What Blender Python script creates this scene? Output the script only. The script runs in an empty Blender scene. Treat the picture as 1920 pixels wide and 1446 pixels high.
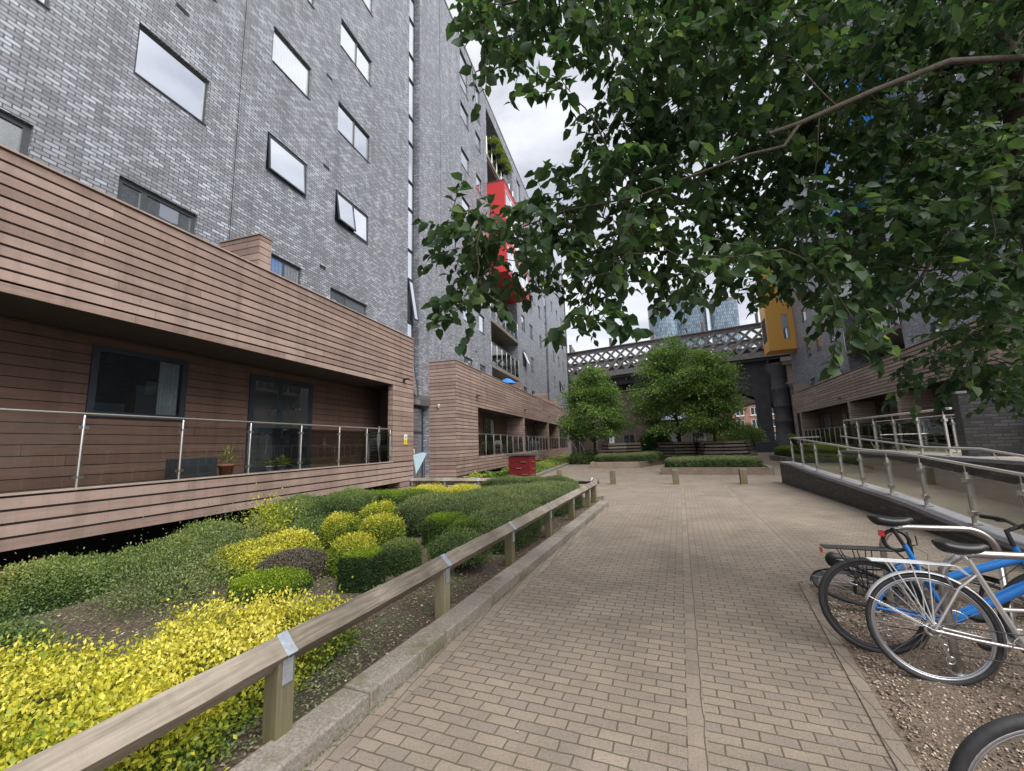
import bpy, math, random
import numpy as np
from mathutils import Vector, Matrix
random.seed(7)
rng = np.random.default_rng(7)
SC = bpy.context.scene
COL = SC.collection
PI = math.pi
def rad(d): return math.radians(d)

# ------------------------------------------------------------------ helpers
def tag(o, label=None, cat=None, group=None, kind=None):
    if label: o['label'] = label
    if cat: o['category'] = cat
    if group: o['group'] = group
    if kind: o['kind'] = kind
    return o
def thing(name, label, cat, loc=(0, 0, 0), rz=0.0, group=None, rot=None):
    o = bpy.data.objects.new(name, None); COL.objects.link(o)
    o.empty_display_size = .2
    o.location = loc; o.rotation_euler = rot if rot else (0, 0, rz)
    return tag(o, label, cat, group)
def copy_tree(o, parent=None):
    c = o.copy(); COL.objects.link(c)
    if parent is not None: c.parent = parent
    for ch in list(o.children): copy_tree(ch, c)
    return c
def finish(me, name, m, parent):
    o = bpy.data.objects.new(name, me); COL.objects.link(o)
    if m: me.materials.append(m)
    if parent is not None: o.parent = parent
    return o

class MB:
    """collects boxes, bars, tubes; build() makes ONE mesh object with box-projected uv in metres"""
    def __init__(s): s.v = []; s.f = []; s.sm = []; s.t = []; s.tint = .5
    def face(s, pts, smooth=False):
        b = len(s.v); s.v += [tuple(p) for p in pts]; s.t += [s.tint]*len(pts)
        s.f.append(list(range(b, b+len(pts)))); s.sm.append(smooth)
    def grid(s, rows, closed_u=False, smooth=True):
        b = len(s.v); n = len(rows[0]); k = len(rows)
        for r in rows: s.v += [tuple(p) for p in r]
        s.t += [s.tint]*(n*k)
        for i in range(k-1):
            for j in range(n if closed_u else n-1):
                j2 = (j+1) % n
                s.f.append([b+i*n+j, b+i*n+j2, b+(i+1)*n+j2, b+(i+1)*n+j]); s.sm.append(smooth)
    def box(s, x0, x1, y0, y1, z0, z1):
        if x0 > x1: x0, x1 = x1, x0
        if y0 > y1: y0, y1 = y1, y0
        s.obox(((x0+x1)/2, (y0+y1)/2, (z0+z1)/2), ((x1-x0)/2, 0, 0), (0, (y1-y0)/2, 0), (0, 0, (z1-z0)/2))
    def obox(s, c, a, b, d):
        c, a, b, d = Vector(c), Vector(a), Vector(b), Vector(d)
        n = len(s.v)
        for k in ((-1,-1,-1),(1,-1,-1),(1,1,-1),(-1,1,-1),(-1,-1,1),(1,-1,1),(1,1,1),(-1,1,1)):
            s.v.append(tuple(c+a*k[0]+b*k[1]+d*k[2])); s.t.append(s.tint)
        for q in ((0,3,2,1),(4,5,6,7),(0,1,5,4),(1,2,6,5),(2,3,7,6),(3,0,4,7)):
            s.f.append([n+i for i in q]); s.sm.append(False)
    def bar(s, p0, p1, w, h, up=(0, 0, 1)):
        p0, p1 = Vector(p0), Vector(p1); d = p1-p0; t = d.normalized()
        u = Vector(up); x = t.cross(u)
        if x.length < 1e-4: x = t.cross(Vector((1, 0, 0)))
        x.normalize(); u = x.cross(t)
        s.obox((p0+p1)/2, d/2, x*w/2, u*h/2)
    def tube(s, pts, r, n=8, caps=True, smooth=True):
        pts = [Vector(p) for p in pts]; k = len(pts)
        rr = r if isinstance(r, (list, tuple)) else [r]*k
        rows = []; ref = None
        for i in range(k):
            t = (pts[min(i+1, k-1)]-pts[max(i-1, 0)]).normalized()
            if ref is None:
                ref = Vector((0, 0, 1)) if abs(t.z) < .9 else Vector((1, 0, 0))
            x = t.cross(ref)
            if x.length < 1e-5: x = t.cross(Vector((0, 1, 0)))
            x.normalize(); y = x.cross(t); ref = y
            rows.append([pts[i]+(x*math.cos(2*PI*j/n)+y*math.sin(2*PI*j/n))*rr[i] for j in range(n)])
        s.grid(rows, True, smooth)
        if caps:
            s.face(rows[0][::-1]); s.face(rows[-1])
    def torus(s, c, axis, R_, r, nu=40, nv=8, a0=0, a1=2*PI, sq=1.0):
        c = Vector(c); ax = Vector(axis).normalized()
        x = ax.cross(Vector((0, 0, 1)))
        if x.length < 1e-4: x = Vector((1, 0, 0))
        x.normalize(); y = ax.cross(x)
        rows = []
        full = abs(a1-a0-2*PI) < 1e-6
        for i in range(nu+1):
            a = a0+(a1-a0)*i/nu
            d = x*math.cos(a)+y*math.sin(a)
            rows.append([c+d*(R_+r*sq*math.cos(2*PI*j/nv))+ax*(r*math.sin(2*PI*j/nv)) for j in range(nv)])
        s.grid(rows, True, True)
    def prism(s, poly, z0, z1, fn=lambda x, y, z: (x, y, z)):
        n = len(poly)
        s.face([fn(p[0], p[1], z1) for p in poly]); s.face([fn(p[0], p[1], z0) for p in poly][::-1])
        for i in range(n):
            a, b = poly[i], poly[(i+1) % n]
            s.face([fn(a[0], a[1], z0), fn(b[0], b[1], z0), fn(b[0], b[1], z1), fn(a[0], a[1], z1)])
    def lathe(s, prof, c=(0, 0, 0), n=20, smooth=True):
        rows = [[(c[0]+r*math.cos(2*PI*j/n), c[1]+r*math.sin(2*PI*j/n), c[2]+z) for j in range(n)] for r, z in prof]
        s.grid(rows, True, smooth)
    def build(s, name, m, parent=None, bevel=0, weld=False):
        me = bpy.data.meshes.new(name)
        me.from_pydata(s.v, [], s.f)
        me.polygons.foreach_set('use_smooth', s.sm)
        uv = me.uv_layers.new(name='UVMap'); n_l = len(me.loops)
        V = np.array(s.v, float)
        li = np.empty(n_l, int); me.loops.foreach_get('vertex_index', li)
        nr = np.empty(len(s.f)*3); me.polygons.foreach_get('normal', nr); nr = np.abs(nr.reshape(-1, 3))
        tot = np.array([len(f) for f in s.f]); pn = np.repeat(nr, tot, axis=0)
        P = V[li]; U = np.empty((n_l, 2))
        mx = (pn[:, 0] >= pn[:, 1]) & (pn[:, 0] >= pn[:, 2]-1e-6)
        my = (~mx) & (pn[:, 1] >= pn[:, 2]-1e-6)
        U[:, 0] = np.where(mx, P[:, 1], P[:, 0]); U[:, 1] = np.where(mx | my, P[:, 2], P[:, 1])
        uv.data.foreach_set('uv', U.ravel())
        at = me.attributes.new('tint', 'FLOAT', 'POINT'); at.data.foreach_set('value', s.t)
        me.update()
        o = finish(me, name, m, parent)
        if bevel:
            b = o.modifiers.new('b', 'BEVEL'); b.width = bevel; b.segments = 2; b.limit_method = 'ANGLE'; b.angle_limit = rad(50)
        return o

def npmesh(name, V, F, tint, m, parent=None, smooth=False):
    me = bpy.data.meshes.new(name)
    me.vertices.add(len(V)); me.vertices.foreach_set('co', np.ascontiguousarray(V, dtype=np.float32).ravel())
    k = F.shape[1]
    me.loops.add(F.size); me.loops.foreach_set('vertex_index', np.ascontiguousarray(F, dtype=np.int32).ravel())
    me.polygons.add(len(F)); me.polygons.foreach_set('loop_start', np.arange(0, F.size, k, dtype=np.int32))
    me.update(calc_edges=True)
    if smooth: me.polygons.foreach_set('use_smooth', np.ones(len(F), bool))
    at = me.attributes.new('tint', 'FLOAT', 'POINT'); at.data.foreach_set('value', np.ascontiguousarray(tint, dtype=np.float32))
    return finish(me, name, m, parent)

def unit(a): return a/np.maximum(np.linalg.norm(a, axis=1, keepdims=True), 1e-6)
def leafmesh(name, P, A, N, L, W, tint, m, parent=None, detail=False, fold=.12):
    """P base points, A leaf axis, N leaf face normal, L/W length and width per leaf"""
    n = len(P); A = unit(A); B = unit(np.cross(N, A)); N = np.cross(A, B)
    L = np.broadcast_to(L, n)[:, None]; W = np.broadcast_to(W, n)[:, None]
    if not detail:
        pts = [P, P+A*L*.45+B*W*.5+N*W*fold, P+A*L, P+A*L*.45-B*W*.5+N*W*fold]
        T = [(0, 1, 2), (0, 2, 3)]
    else:
        f = W*fold*2
        dr = -N*L*.10
        pts = [P, P+A*L*.28+B*W*.46+N*f, P+A*L*.62+B*W*.42+N*f*.8+dr*.5, P+A*L+dr*1.6,
               P+A*L*.62-B*W*.42+N*f*.8+dr*.5, P+A*L*.28-B*W*.46+N*f, P+A*L*.3, P+A*L*.64+dr*.3]
        T = [(0, 1, 6), (0, 6, 5), (1, 2, 7), (1, 7, 6), (6, 7, 4), (6, 4, 5), (2, 3, 7), (7, 3, 4)]
    k = len(pts)
    V = np.stack(pts, 1).reshape(-1, 3)
    F = (np.arange(n)[:, None, None]*k+np.array(T)[None]).reshape(-1, 3)
    return npmesh(name, V, F, np.repeat(tint, k), m, parent)

# ------------------------------------------------------------------ materials
class Nd:
    def __init__(s, name, rough=.6, spec=.5, metal=0.0, color=(.5, .5, .5)):
        s.m = bpy.data.materials.new(name); s.m.use_nodes = True
        s.nt = s.m.node_tree; s.b = s.nt.nodes['Principled BSDF']; s.out = s.nt.nodes['Material Output']
        s.b.inputs['Roughness'].default_value = rough; s.b.inputs['Metallic'].default_value = metal
        s.b.inputs['Specular IOR Level'].default_value = spec
        s.b.inputs['Base Color'].default_value = (*color, 1)
    def n(s, t, **kw):
        x = s.nt.nodes.new('ShaderNode'+t)
        for k, v in kw.items():
            if k in x.inputs: x.inputs[k].default_value = v
            else: setattr(x, k, v)
        return x
    def l(s, a, ao, b, bi): s.nt.links.new(a.outputs[ao], b.inputs[bi]); return s
    def ramp(s, src, so, stops, interp='LINEAR'):
        r = s.n('ValToRGB'); e = r.color_ramp; e.interpolation = interp
        while len(e.elements) > len(stops): e.elements.remove(e.elements[-1])
        while len(e.elements) < len(stops): e.elements.new(.5)
        for el, (p, c) in zip(e.elements, stops):
            el.position = p; el.color = (*c, 1) if len(c) == 3 else c
        s.l(src, so, r, 'Fac'); return r
    def noise(s, scale, detail=4, rough=.55, vec=None, dist=0):
        t = s.n('TexNoise'); t.inputs['Scale'].default_value = scale; t.inputs['Detail'].default_value = detail
        t.inputs['Roughness'].default_value = rough; t.inputs['Distortion'].default_value = dist
        if vec: s.l(vec[0], vec[1], t, 'Vector')
        return t
    def mix(s, fac, a, b, mode='MIX'):
        x = s.n('Mix', data_type='RGBA', blend_type=mode)
        for i, v in ((0, fac), (6, a), (7, b)):
            if isinstance(v, tuple) and hasattr(v[0], 'outputs'): s.nt.links.new(v[0].outputs[v[1]], x.inputs[i])
            elif i == 0: x.inputs[0].default_value = v
            else: x.inputs[i].default_value = (*v, 1)
        return x
    def color(s, x, o): s.l(x, o, s.b, 'Base Color'); return s
    def bump(s, x, o, strength=.3, dist=.01):
        b = s.n('Bump'); b.inputs['Strength'].default_value = strength; b.inputs['Distance'].default_value = dist
        s.l(x, o, b, 'Height'); s.l(b, 'Normal', s.b, 'Normal'); return s

def plain(name, color, rough=.5, metal=0.0, spec=.5, var=.12, scale=6, bump=0):
    k = Nd(name, rough, spec, metal)
    tc = k.n('TexCoord'); t = k.noise(scale, 5, .6, (tc, 'Object'))
    lo = tuple(c*(1-var) for c in color); hi = tuple(min(1, c*(1+var)) for c in color)
    r = k.ramp(t, 'Fac', [(.3, lo), (.7, hi)]); k.color(r, 'Color')
    if bump: k.bump(t, 'Fac', bump, .01)
    return k.m

def brick_mat(name, bw, bh, mortar, mcol, stops, rough=.5, spec=.5, bump=.35, noise_mix=.14, uvrot=0, bdist=.006, dirt=(.6, 1.1), squash=1.0, moss=None, jit=.10, streak=0):
    k = Nd(name, rough, spec)
    uv = k.n('UVMap', uv_map='UVMap'); vec = (uv, 'UV')
    if uvrot:
        mp = k.n('Mapping'); mp.inputs['Rotation'].default_value = (0, 0, uvrot); k.l(uv, 'UV', mp, 'Vector'); vec = (mp, 'Vector')
    # jitter the joints a little
    nz = k.noise(7, 2, .5, vec)
    sub = k.n('VectorMath', operation='MULTIPLY_ADD'); k.l(nz, 'Color', sub, 0)
    sub.inputs[1].default_value = (bh*jit, bh*jit, 0); k.l(vec[0], vec[1], sub, 2)
    br = k.n('TexBrick'); br.offset = .5; br.squash = squash; br.squash_frequency = 2; k.l(sub, 'Vector', br, 'Vector')
    for i, v in (('Scale', 1), ('Brick Width', bw), ('Row Height', bh), ('Mortar Size', mortar), ('Mortar Smooth', .15), ('Bias', 0)):
        br.inputs[i].default_value = v
    br.inputs['Color1'].default_value = (0, 0, 0, 1); br.inputs['Color2'].default_value = (1, 1, 1, 1); br.inputs['Mortar'].default_value = (.5, .5, .5, 1)
    big = k.noise(.55, 5, .6, vec)
    ad = k.n('Math', operation='MULTIPLY_ADD'); k.l(big, 'Fac', ad, 0); ad.inputs[1].default_value = noise_mix*2; 
    sub2 = k.n('Math', operation='SUBTRACT'); k.l(br, 'Color', sub2, 0); sub2.inputs[1].default_value = noise_mix
    k.l(sub2, 'Value', ad, 2)
    col = k.ramp(ad, 'Value', stops)
    fine = k.noise(60, 4, .7, vec); fr = k.ramp(fine, 'Fac', [(.25, (.75,)*3), (.75, (1.2,)*3)])
    c2 = k.mix(.8, (col, 'Color'), (fr, 'Color'), 'MULTIPLY')
    st = k.noise(.9, 6, .65, vec, .6); sr = k.ramp(st, 'Fac', [(.3, (dirt[0],)*3), (.62, (dirt[1],)*3)])
    c3 = k.mix(.7, (c2, 2), (sr, 'Color'), 'MULTIPLY')
    if streak:
        sm_ = k.n('Mapping'); sm_.inputs['Scale'].default_value = (2.6, .10, 1); k.l(vec[0], vec[1], sm_, 'Vector'); sn = k.noise(1.0, 5, .65, (sm_, 'Vector'), .3); sr_ = k.ramp(sn, 'Fac', [(.30, (1-streak,)*3), (.56, (1.05,)*3)])
        c3 = k.mix(1.0, (c3, 2), (sr_, 'Color'), 'MULTIPLY')
    if moss:
        mz = k.noise(1.7, 5, .7, vec); mr = k.ramp(mz, 'Fac', [(.42, mcol), (.62, moss)]); mcol = (mr, 'Color')
    c4 = k.mix((br, 'Fac'), (c3, 2), mcol)
    k.color(c4, 2)
    h = k.n('Math', operation='MULTIPLY_ADD'); k.l(br, 'Fac', h, 0); h.inputs[1].default_value = -1; 
    k.l(fine, 'Fac', h, 2)
    k.bump(h, 'Value', bump, bdist)
    return k.m

def leaf_mat(name, stops, trans=.3, rough=.45, spec=.4):
    k = Nd(name, rough, spec)
    a = k.n('Attribute', attribute_name='tint'); r = k.ramp(a, 'Fac', stops); k.color(r, 'Color')
    tr = k.n('BsdfTranslucent'); g = k.mix(1.0, (r, 'Color'), (1.0, 1.12, .58), 'MULTIPLY'); k.l(g, 2, tr, 'Color')
    mx = k.n('MixShader'); mx.inputs[0].default_value = trans
    k.l(k.b, 'BSDF', mx, 1); k.l(tr, 'BSDF', mx, 2); k.l(mx, 'Shader', k.out, 'Surface')
    return k.m

def glass_mat(name, tint=(.93, .97, .96), refl=1.0, rough=.0):
    k = Nd(name); nt = k.nt
    fr = k.n('Fresnel'); fr.inputs['IOR'].default_value = 1.45
    ml = k.n('Math', operation='MULTIPLY'); k.l(fr, 'Fac', ml, 0); ml.inputs[1].default_value = refl
    t = k.n('BsdfTransparent'); t.inputs['Color'].default_value = (*tint, 1)
    g = k.n('BsdfGlossy'); g.inputs['Roughness'].default_value = rough
    mx = k.n('MixShader'); k.l(ml, 'Value', mx, 0); k.l(t, 'BSDF', mx, 1); k.l(g, 'BSDF', mx, 2)
    k.l(mx, 'Shader', k.out, 'Surface'); return k.m
def pane_mat(name, refl, inner=(.02, .025, .03), tint=(.95, .97, 1), curtains=False):
    k = Nd(name, .5)
    tc = k.n('TexCoord')
    if curtains:
        w = k.n('TexWave'); w.inputs['Scale'].default_value = 3.0; w.inputs['Distortion'].default_value = 2; w.bands_direction = 'Y'
        k.l(tc, 'Object', w, 'Vector'); r = k.ramp(w, 'Fac', [(.2, inner), (.8, tuple(c*1.8 for c in inner))]); k.color(r, 'Color')
    else:
        nz = k.noise(1.3, 3, .5, (tc, 'Object')); r = k.ramp(nz, 'Fac', [(.35, inner), (.7, tuple(c*2.2 for c in inner))]); k.color(r, 'Color')
    g = k.n('BsdfGlossy'); g.inputs['Roughness'].default_value = .015; g.inputs['Color'].default_value = (*tint, 1)
    wv = k.noise(1.1, 2, .5, (tc, 'Object')); b = k.n('Bump'); b.inputs['Strength'].default_value = .04; b.inputs['Distance'].default_value = .05
    k.l(wv, 'Fac', b, 'Height'); k.l(b, 'Normal', g, 'Normal')
    lw = k.n('LayerWeight'); lw.inputs['Blend'].default_value = .35
    ad = k.n('Math', operation='MULTIPLY_ADD'); k.l(lw, 'Fresnel', ad, 0); ad.inputs[1].default_value = 1-refl; ad.inputs[2].default_value = refl
    mx = k.n('MixShader'); k.l(ad, 'Value', mx, 0); k.l(k.b, 'BSDF', mx, 1); k.l(g, 'BSDF', mx, 2); k.l(mx, 'Shader', k.out, 'Surface')
    return k.m

M = {}
M['brick'] = brick_mat('grey_glazed_brick', .195, .075, .0105, (.075, .078, .088),
    [(.0, (.19, .198, .23)), (.3, (.232, .242, .278)), (.55, (.28, .295, .336)), (.74, (.345, .37, .42)), (.9, (.395, .425, .485)), (1, (.45, .48, .54))], rough=.40, spec=.5, dirt=(.74, 1.12), bump=.6, streak=.30)
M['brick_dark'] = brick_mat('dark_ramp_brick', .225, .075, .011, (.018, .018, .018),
    [(.0, (.02, .02, .022)), (.5, (.036, .036, .039)), (1, (.068, .068, .072))], rough=.5, spec=.4, bump=.7)
M['brick_red'] = brick_mat('red_brick', .225, .075, .008, (.35, .3, .27), [(.0, (.30, .12, .08)), (.5, (.40, .18, .12)), (1, (.5, .26, .18))], rough=.8)
M['brick_brown'] = brick_mat('brown_brick', .225, .075, .008, (.06, .048, .04), [(.0, (.035, .025, .021)), (.5, (.06, .042, .034)), (1, (.09, .064, .05))], rough=.85)
M['stone'] = brick_mat('sooty_stone', .9, .38, .012, (.05, .048, .05), [(.0, (.09, .085, .09)), (.5, (.13, .125, .13)), (1, (.19, .18, .18))], rough=.8, bdist=.02)
M['paver'] = brick_mat('block_paver', .188, .088, .005, (.095, .082, .065),
    [(.0, (.225, .188, .16)), (.25, (.24, .199, .166)), (.5, (.25, .208, .169)), (.8, (.262, .218, .174)), (1, (.285, .237, .187))], rough=.85, spec=.25, bump=.8, noise_mix=.2, dirt=(.66, 1.12), bdist=.012, moss=(.11, .105, .06), jit=.22)
M['paver_long'] = brick_mat('soldier_paver', .188, .1, .004, (.095, .082, .065),
    [(.0, (.22, .184, .154)), (.5, (.24, .20, .163)), (1, (.26, .217, .174))], rough=.85, spec=.25, bump=.8, noise_mix=.2, uvrot=PI/2, dirt=(.66, 1.1), moss=(.11, .105, .06), jit=.22, bdist=.008)

def wood_mat(name, stops, rough=.7, along='Y', dark=(.5, 1.15), tintamt=.5, scale=1.0, bump=.2, spec=.3, moss=None):
    k = Nd(name, rough, spec)
    tc = k.n('TexCoord'); mp = k.n('Mapping')
    sc = {'X': (1.2, 22, 22), 'Y': (22, 1.2, 22), 'Z': (22, 22, 1.2)}[along]
    mp.inputs['Scale'].default_value = tuple(c*scale for c in sc); k.l(tc, 'Object', mp, 'Vector')
    g = k.noise(1.0, 6, .65, (mp, 'Vector'), .4)
    a = k.n('Attribute', attribute_name='tint')
    ad = k.n('Math', operation='MULTIPLY_ADD'); k.l(a, 'Fac', ad, 0); ad.inputs[1].default_value = tintamt
    sb = k.n('Math', operation='SUBTRACT'); k.l(g, 'Fac', sb, 0); sb.inputs[1].default_value = tintamt/2; k.l(sb, 'Value', ad, 2)
    r = k.ramp(ad, 'Value', stops)
    st = k.noise(1.3, 5, .6, (tc, 'Object'), .5); sr = k.ramp(st, 'Fac', [(.32, (dark[0],)*3), (.6, (dark[1],)*3)])
    c = k.mix(.6, (r, 'Color'), (sr, 'Color'), 'MULTIPLY'); last = (c, 2)
    dm = k.n('Mapping'); dm.inputs['Scale'].default_value = (1.5, 3.2, .22); k.l(tc, 'Object', dm, 'Vector')
    dn = k.noise(1.0, 5, .7, (dm, 'Vector'), .3); dr = k.ramp(dn, 'Fac', [(.32, (.80, .81, .80)), (.54, (1.03,)*3)])
    c = k.mix(1.0 if along == 'Y' else 0.0, last, (dr, 'Color'), 'MULTIPLY'); last = (c, 2)
    if moss:
        mz = k.noise(2.2, 5, .65, (tc, 'Object')); sx = k.n('SeparateXYZ'); k.l(tc, 'Object', sx, 'Vector')
        hh = k.n('MapRange'); k.l(sx, 'Z', hh, 'Value'); hh.inputs[1].default_value = .0; hh.inputs[2].default_value = .5; hh.inputs[3].default_value = .75; hh.inputs[4].default_value = .15
        pr = k.n('Math', operation='MULTIPLY'); k.l(mz, 'Fac', pr, 0); k.l(hh, 'Result', pr, 1)
        pr2 = k.n('Math', operation='MULTIPLY'); k.l(pr, 'Value', pr2, 0); pr2.inputs[1].default_value = 1.8; pr2.use_clamp = True
        mm = k.mix((pr2, 'Value'), last, moss); last = (mm, 2)
    k.color(*last); k.bump(g, 'Fac', bump, .004)
    return k.m
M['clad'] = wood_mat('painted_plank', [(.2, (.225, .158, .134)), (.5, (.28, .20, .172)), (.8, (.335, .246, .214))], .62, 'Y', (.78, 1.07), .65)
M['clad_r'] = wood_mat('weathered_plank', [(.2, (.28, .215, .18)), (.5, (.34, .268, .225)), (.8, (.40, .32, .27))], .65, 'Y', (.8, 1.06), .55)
M['clad_in'] = wood_mat('recess_plank', [(.2, (.105, .062, .048)), (.5, (.13, .078, .06)), (.8, (.155, .095, .075))], .65, 'Y', (.85, 1.05), .4)  # darkened planks: part of the recess shade is put into this colour
M['rail_wood'] = wood_mat('weathered_rail', [(.15, (.085, .07, .058)), (.5, (.235, .20, .168)), (.85, (.36, .315, .27))], .85, 'Y', (.35, 1.15), .3, 2.4, .8, moss=(.15, .14, .085))
M['post_wood'] = wood_mat('weathered_post', [(.15, (.10, .082, .062)), (.5, (.20, .17, .13)), (.85, (.29, .25, .20))], .85, 'Z', (.5, 1.1), .3, 2.2, .7, moss=(.14, .135, .045))
M['sleeper'] = wood_mat('dark_sleeper', [(.2, (.06, .052, .043)), (.5, (.12, .10, .082)), (.8, (.22, .195, .17))], .85, 'X', (.6, 1.1), .5)
M['sleeper_pale'] = wood_mat('pale_sleeper', [(.2, (.16, .12, .09)), (.5, (.24, .19, .145)), (.8, (.32, .26, .20))], .85, 'X', (.6, 1.1), .5)

def speck(name, stops, scale, rough=.9, bump=.6, big=(.7, 1.15), bscale=1.2, moss=None, bd=.01):
    k = Nd(name, rough, .2); tc = k.n('TexCoord')
    n1 = k.noise(scale, 6, .75, (tc, 'Object')); r = k.ramp(n1, 'Fac', stops)
    n2 = k.noise(bscale, 5, .6, (tc, 'Object'), .4); r2 = k.ramp(n2, 'Fac', [(.3, (big[0],)*3), (.68, (big[1],)*3)])
    c = k.mix(.8, (r, 'Color'), (r2, 'Color'), 'MULTIPLY'); last = (c, 2)
    if moss:
        n3 = k.noise(2.6, 6, .7, (tc, 'Object')); r3 = k.ramp(n3, 'Fac', [(.52, (0, 0, 0)), (.66, (.85,)*3)])
        last = (k.mix((r3, 'Color'), last, moss), 2)
    k.color(*last); k.bump(n1, 'Fac', bump, bd); return k.m
M['concrete'] = speck('kerb_concrete', [(.3, (.12, .105, .09)), (.5, (.23, .205, .18)), (.7, (.36, .33, .295))], 55, moss=(.12, .115, .06))
M['ramp'] = speck('ramp_concrete', [(.3, (.25, .22, .17)), (.7, (.34, .30, .235))], 30, bump=.2)
M['coping'] = speck('coping_stone', [(.3, (.15, .15, .16)), (.7, (.23, .23, .245))], 25, rough=.6, bump=.2)
M['soil'] = speck('bed_soil', [(.28, (.05, .038, .028)), (.5, (.12, .092, .072)), (.64, (.21, .17, .135)), (.74, (.36, .31, .25))], 38, bump=1.0, big=(.6, 1.2), moss=(.12, .135, .075), bd=.03)
M['gravel'] = speck('gravel', [(.28, (.06, .045, .034)), (.45, (.19, .14, .11)), (.58, (.33, .26, .205)), (.72, (.52, .45, .38))], 60, bump=1.0, big=(.55, 1.2), moss=(.07, .07, .035), bd=.02)
M['ground'] = speck('town_ground', [(.3, (.16, .15, .14)), (.7, (.26, .25, .235))], 3)
M['steel'] = plain('brushed_steel', (.62, .60, .57), .28, 1.0, var=.08, scale=20)
M['steel_dull'] = plain('dull_steel', (.50, .48, .46), .38, 1.0, var=.15, scale=14)
M['galv'] = plain('galvanised_strap', (.45, .50, .56), .45, .75, var=.18, scale=30)
M['frame'] = plain('window_frame_grey', (.055, .062, .07), .4, var=.1)
M['frame_dk'] = plain('door_frame_navy', (.022, .032, .045), .4, var=.1)
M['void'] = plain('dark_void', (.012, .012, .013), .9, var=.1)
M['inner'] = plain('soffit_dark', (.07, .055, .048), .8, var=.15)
M['red'] = plain('red_render', (.46, .026, .028), .45, var=.05)
M['yellow'] = plain('ochre_render', (.62, .32, .055), .5, var=.06)
M['blue_panel'] = plain('blue_render', (.03, .28, .80), .45, var=.06)
M['white'] = plain('white_paint', (.75, .75, .74), .5, var=.05)
M['black'] = plain('black_plastic', (.018, .018, .02), .4, var=.2)
M['rubber'] = plain('tyre_rubber', (.03, .031, .034), .65, var=.25, scale=40)
M['saddle'] = plain('saddle_vinyl', (.02, .021, .024), .42, var=.2)
M['alu'] = plain('bright_aluminium', (.62, .64, .66), .35, .25, var=.05)
M['chrome'] = plain('polished_alloy', (.66, .66, .67), .2, 1.0, var=.06)
M['rimsilver'] = plain('rim_alloy', (.50, .51, .54), .3, .9, var=.06)
M['rimblack'] = plain('rim_black', (.04, .04, .045), .35, .3, var=.1)
M['bikeblue'] = plain('blue_enamel', (.02, .20, .62), .25, spec=.6, var=.05)
M['bikesilver'] = plain('silver_enamel', (.52, .49, .48), .3, .6, var=.06)
M['bikeblack'] = plain('black_enamel', (.02, .02, .022), .3, var=.1)
M['reflector_red'] = plain('red_lens', (.55, .02, .02), .2, var=.08)
M['reflector_orange'] = plain('orange_lens', (.9, .28, .01), .2, var=.1)
M['redbox'] = wood_mat('dark_red_paint', [(.2, (.11, .008, .011)), (.5, (.145, .011, .015)), (.8, (.18, .02, .02))], .45, 'X', (.7, 1.1), .4)
M['lid'] = plain('felt_lid', (.06, .058, .065), .7, var=.2)
M['terracotta'] = plain('terracotta', (.36, .15, .075), .8, var=.12)
M['planter'] = plain('slate_planter', (.035, .04, .05), .55, var=.12)
M['paleblue'] = plain('pale_blue_board', (.42, .58, .66), .5, var=.04)
M['iron'] = plain('grey_iron_paint', (.15, .14, .138), .6, var=.25, scale=2)
M['iron_dk'] = plain('sooty_iron', (.04, .042, .048), .7, var=.3, scale=1.2)
M['pierdk'] = plain('sooty_column', (.07, .07, .08), .7, var=.3, scale=1.5)
M['capstone'] = plain('buff_stone', (.22, .195, .18), .8, var=.2)
M['bark'] = speck('tree_bark', [(.3, (.035, .028, .022)), (.6, (.085, .07, .052)), (.75, (.14, .12, .09))], 26, bump=.8)
M['twig'] = plain('shrub_twigs', (.05, .042, .025), .9, var=.3, scale=20)
M['glass'] = glass_mat('balustrade_glass', (.955, .97, .962), .8)
M['glass_green'] = glass_mat('green_glass', (.72, .86, .82), 1.6)
M['pane_sky'] = pane_mat('mirror_pane', .80, (.10, .11, .12), (.93, .96, 1.0))
M['pane_curtain'] = pane_mat('curtained_pane', .72, (.30, .31, .32), (.95, .97, 1.0), True)
M['pane_mid'] = pane_mat('terrace_pane', .35, (.05, .06, .065))
M['pane_dk'] = pane_mat('recess_pane', .14, (.02, .024, .026))
M['pane_glass'] = glass_mat('room_glass', (.62, .70, .74), 1.8)
M['curtain'] = plain('pale_curtain', (.42, .43, .42), .8, var=.2, scale=14)
M['signwhite'] = plain('sign_white', (.7, .7, .62), .5, var=.03)
M['signyellow'] = plain('sign_yellow', (.75, .55, .06), .5, var=.03)
M['lampwhite'] = plain('camera_dome', (.7, .7, .7), .3, var=.03)
M['tarp'] = plain('blue_tarp', (.02, .20, .62), .5, var=.2)
M['teal'] = plain('teal_door', (.03, .25, .23), .5, var=.1)
M['render'] = plain('cream_render', (.55, .47, .40), .8, var=.06)
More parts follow.
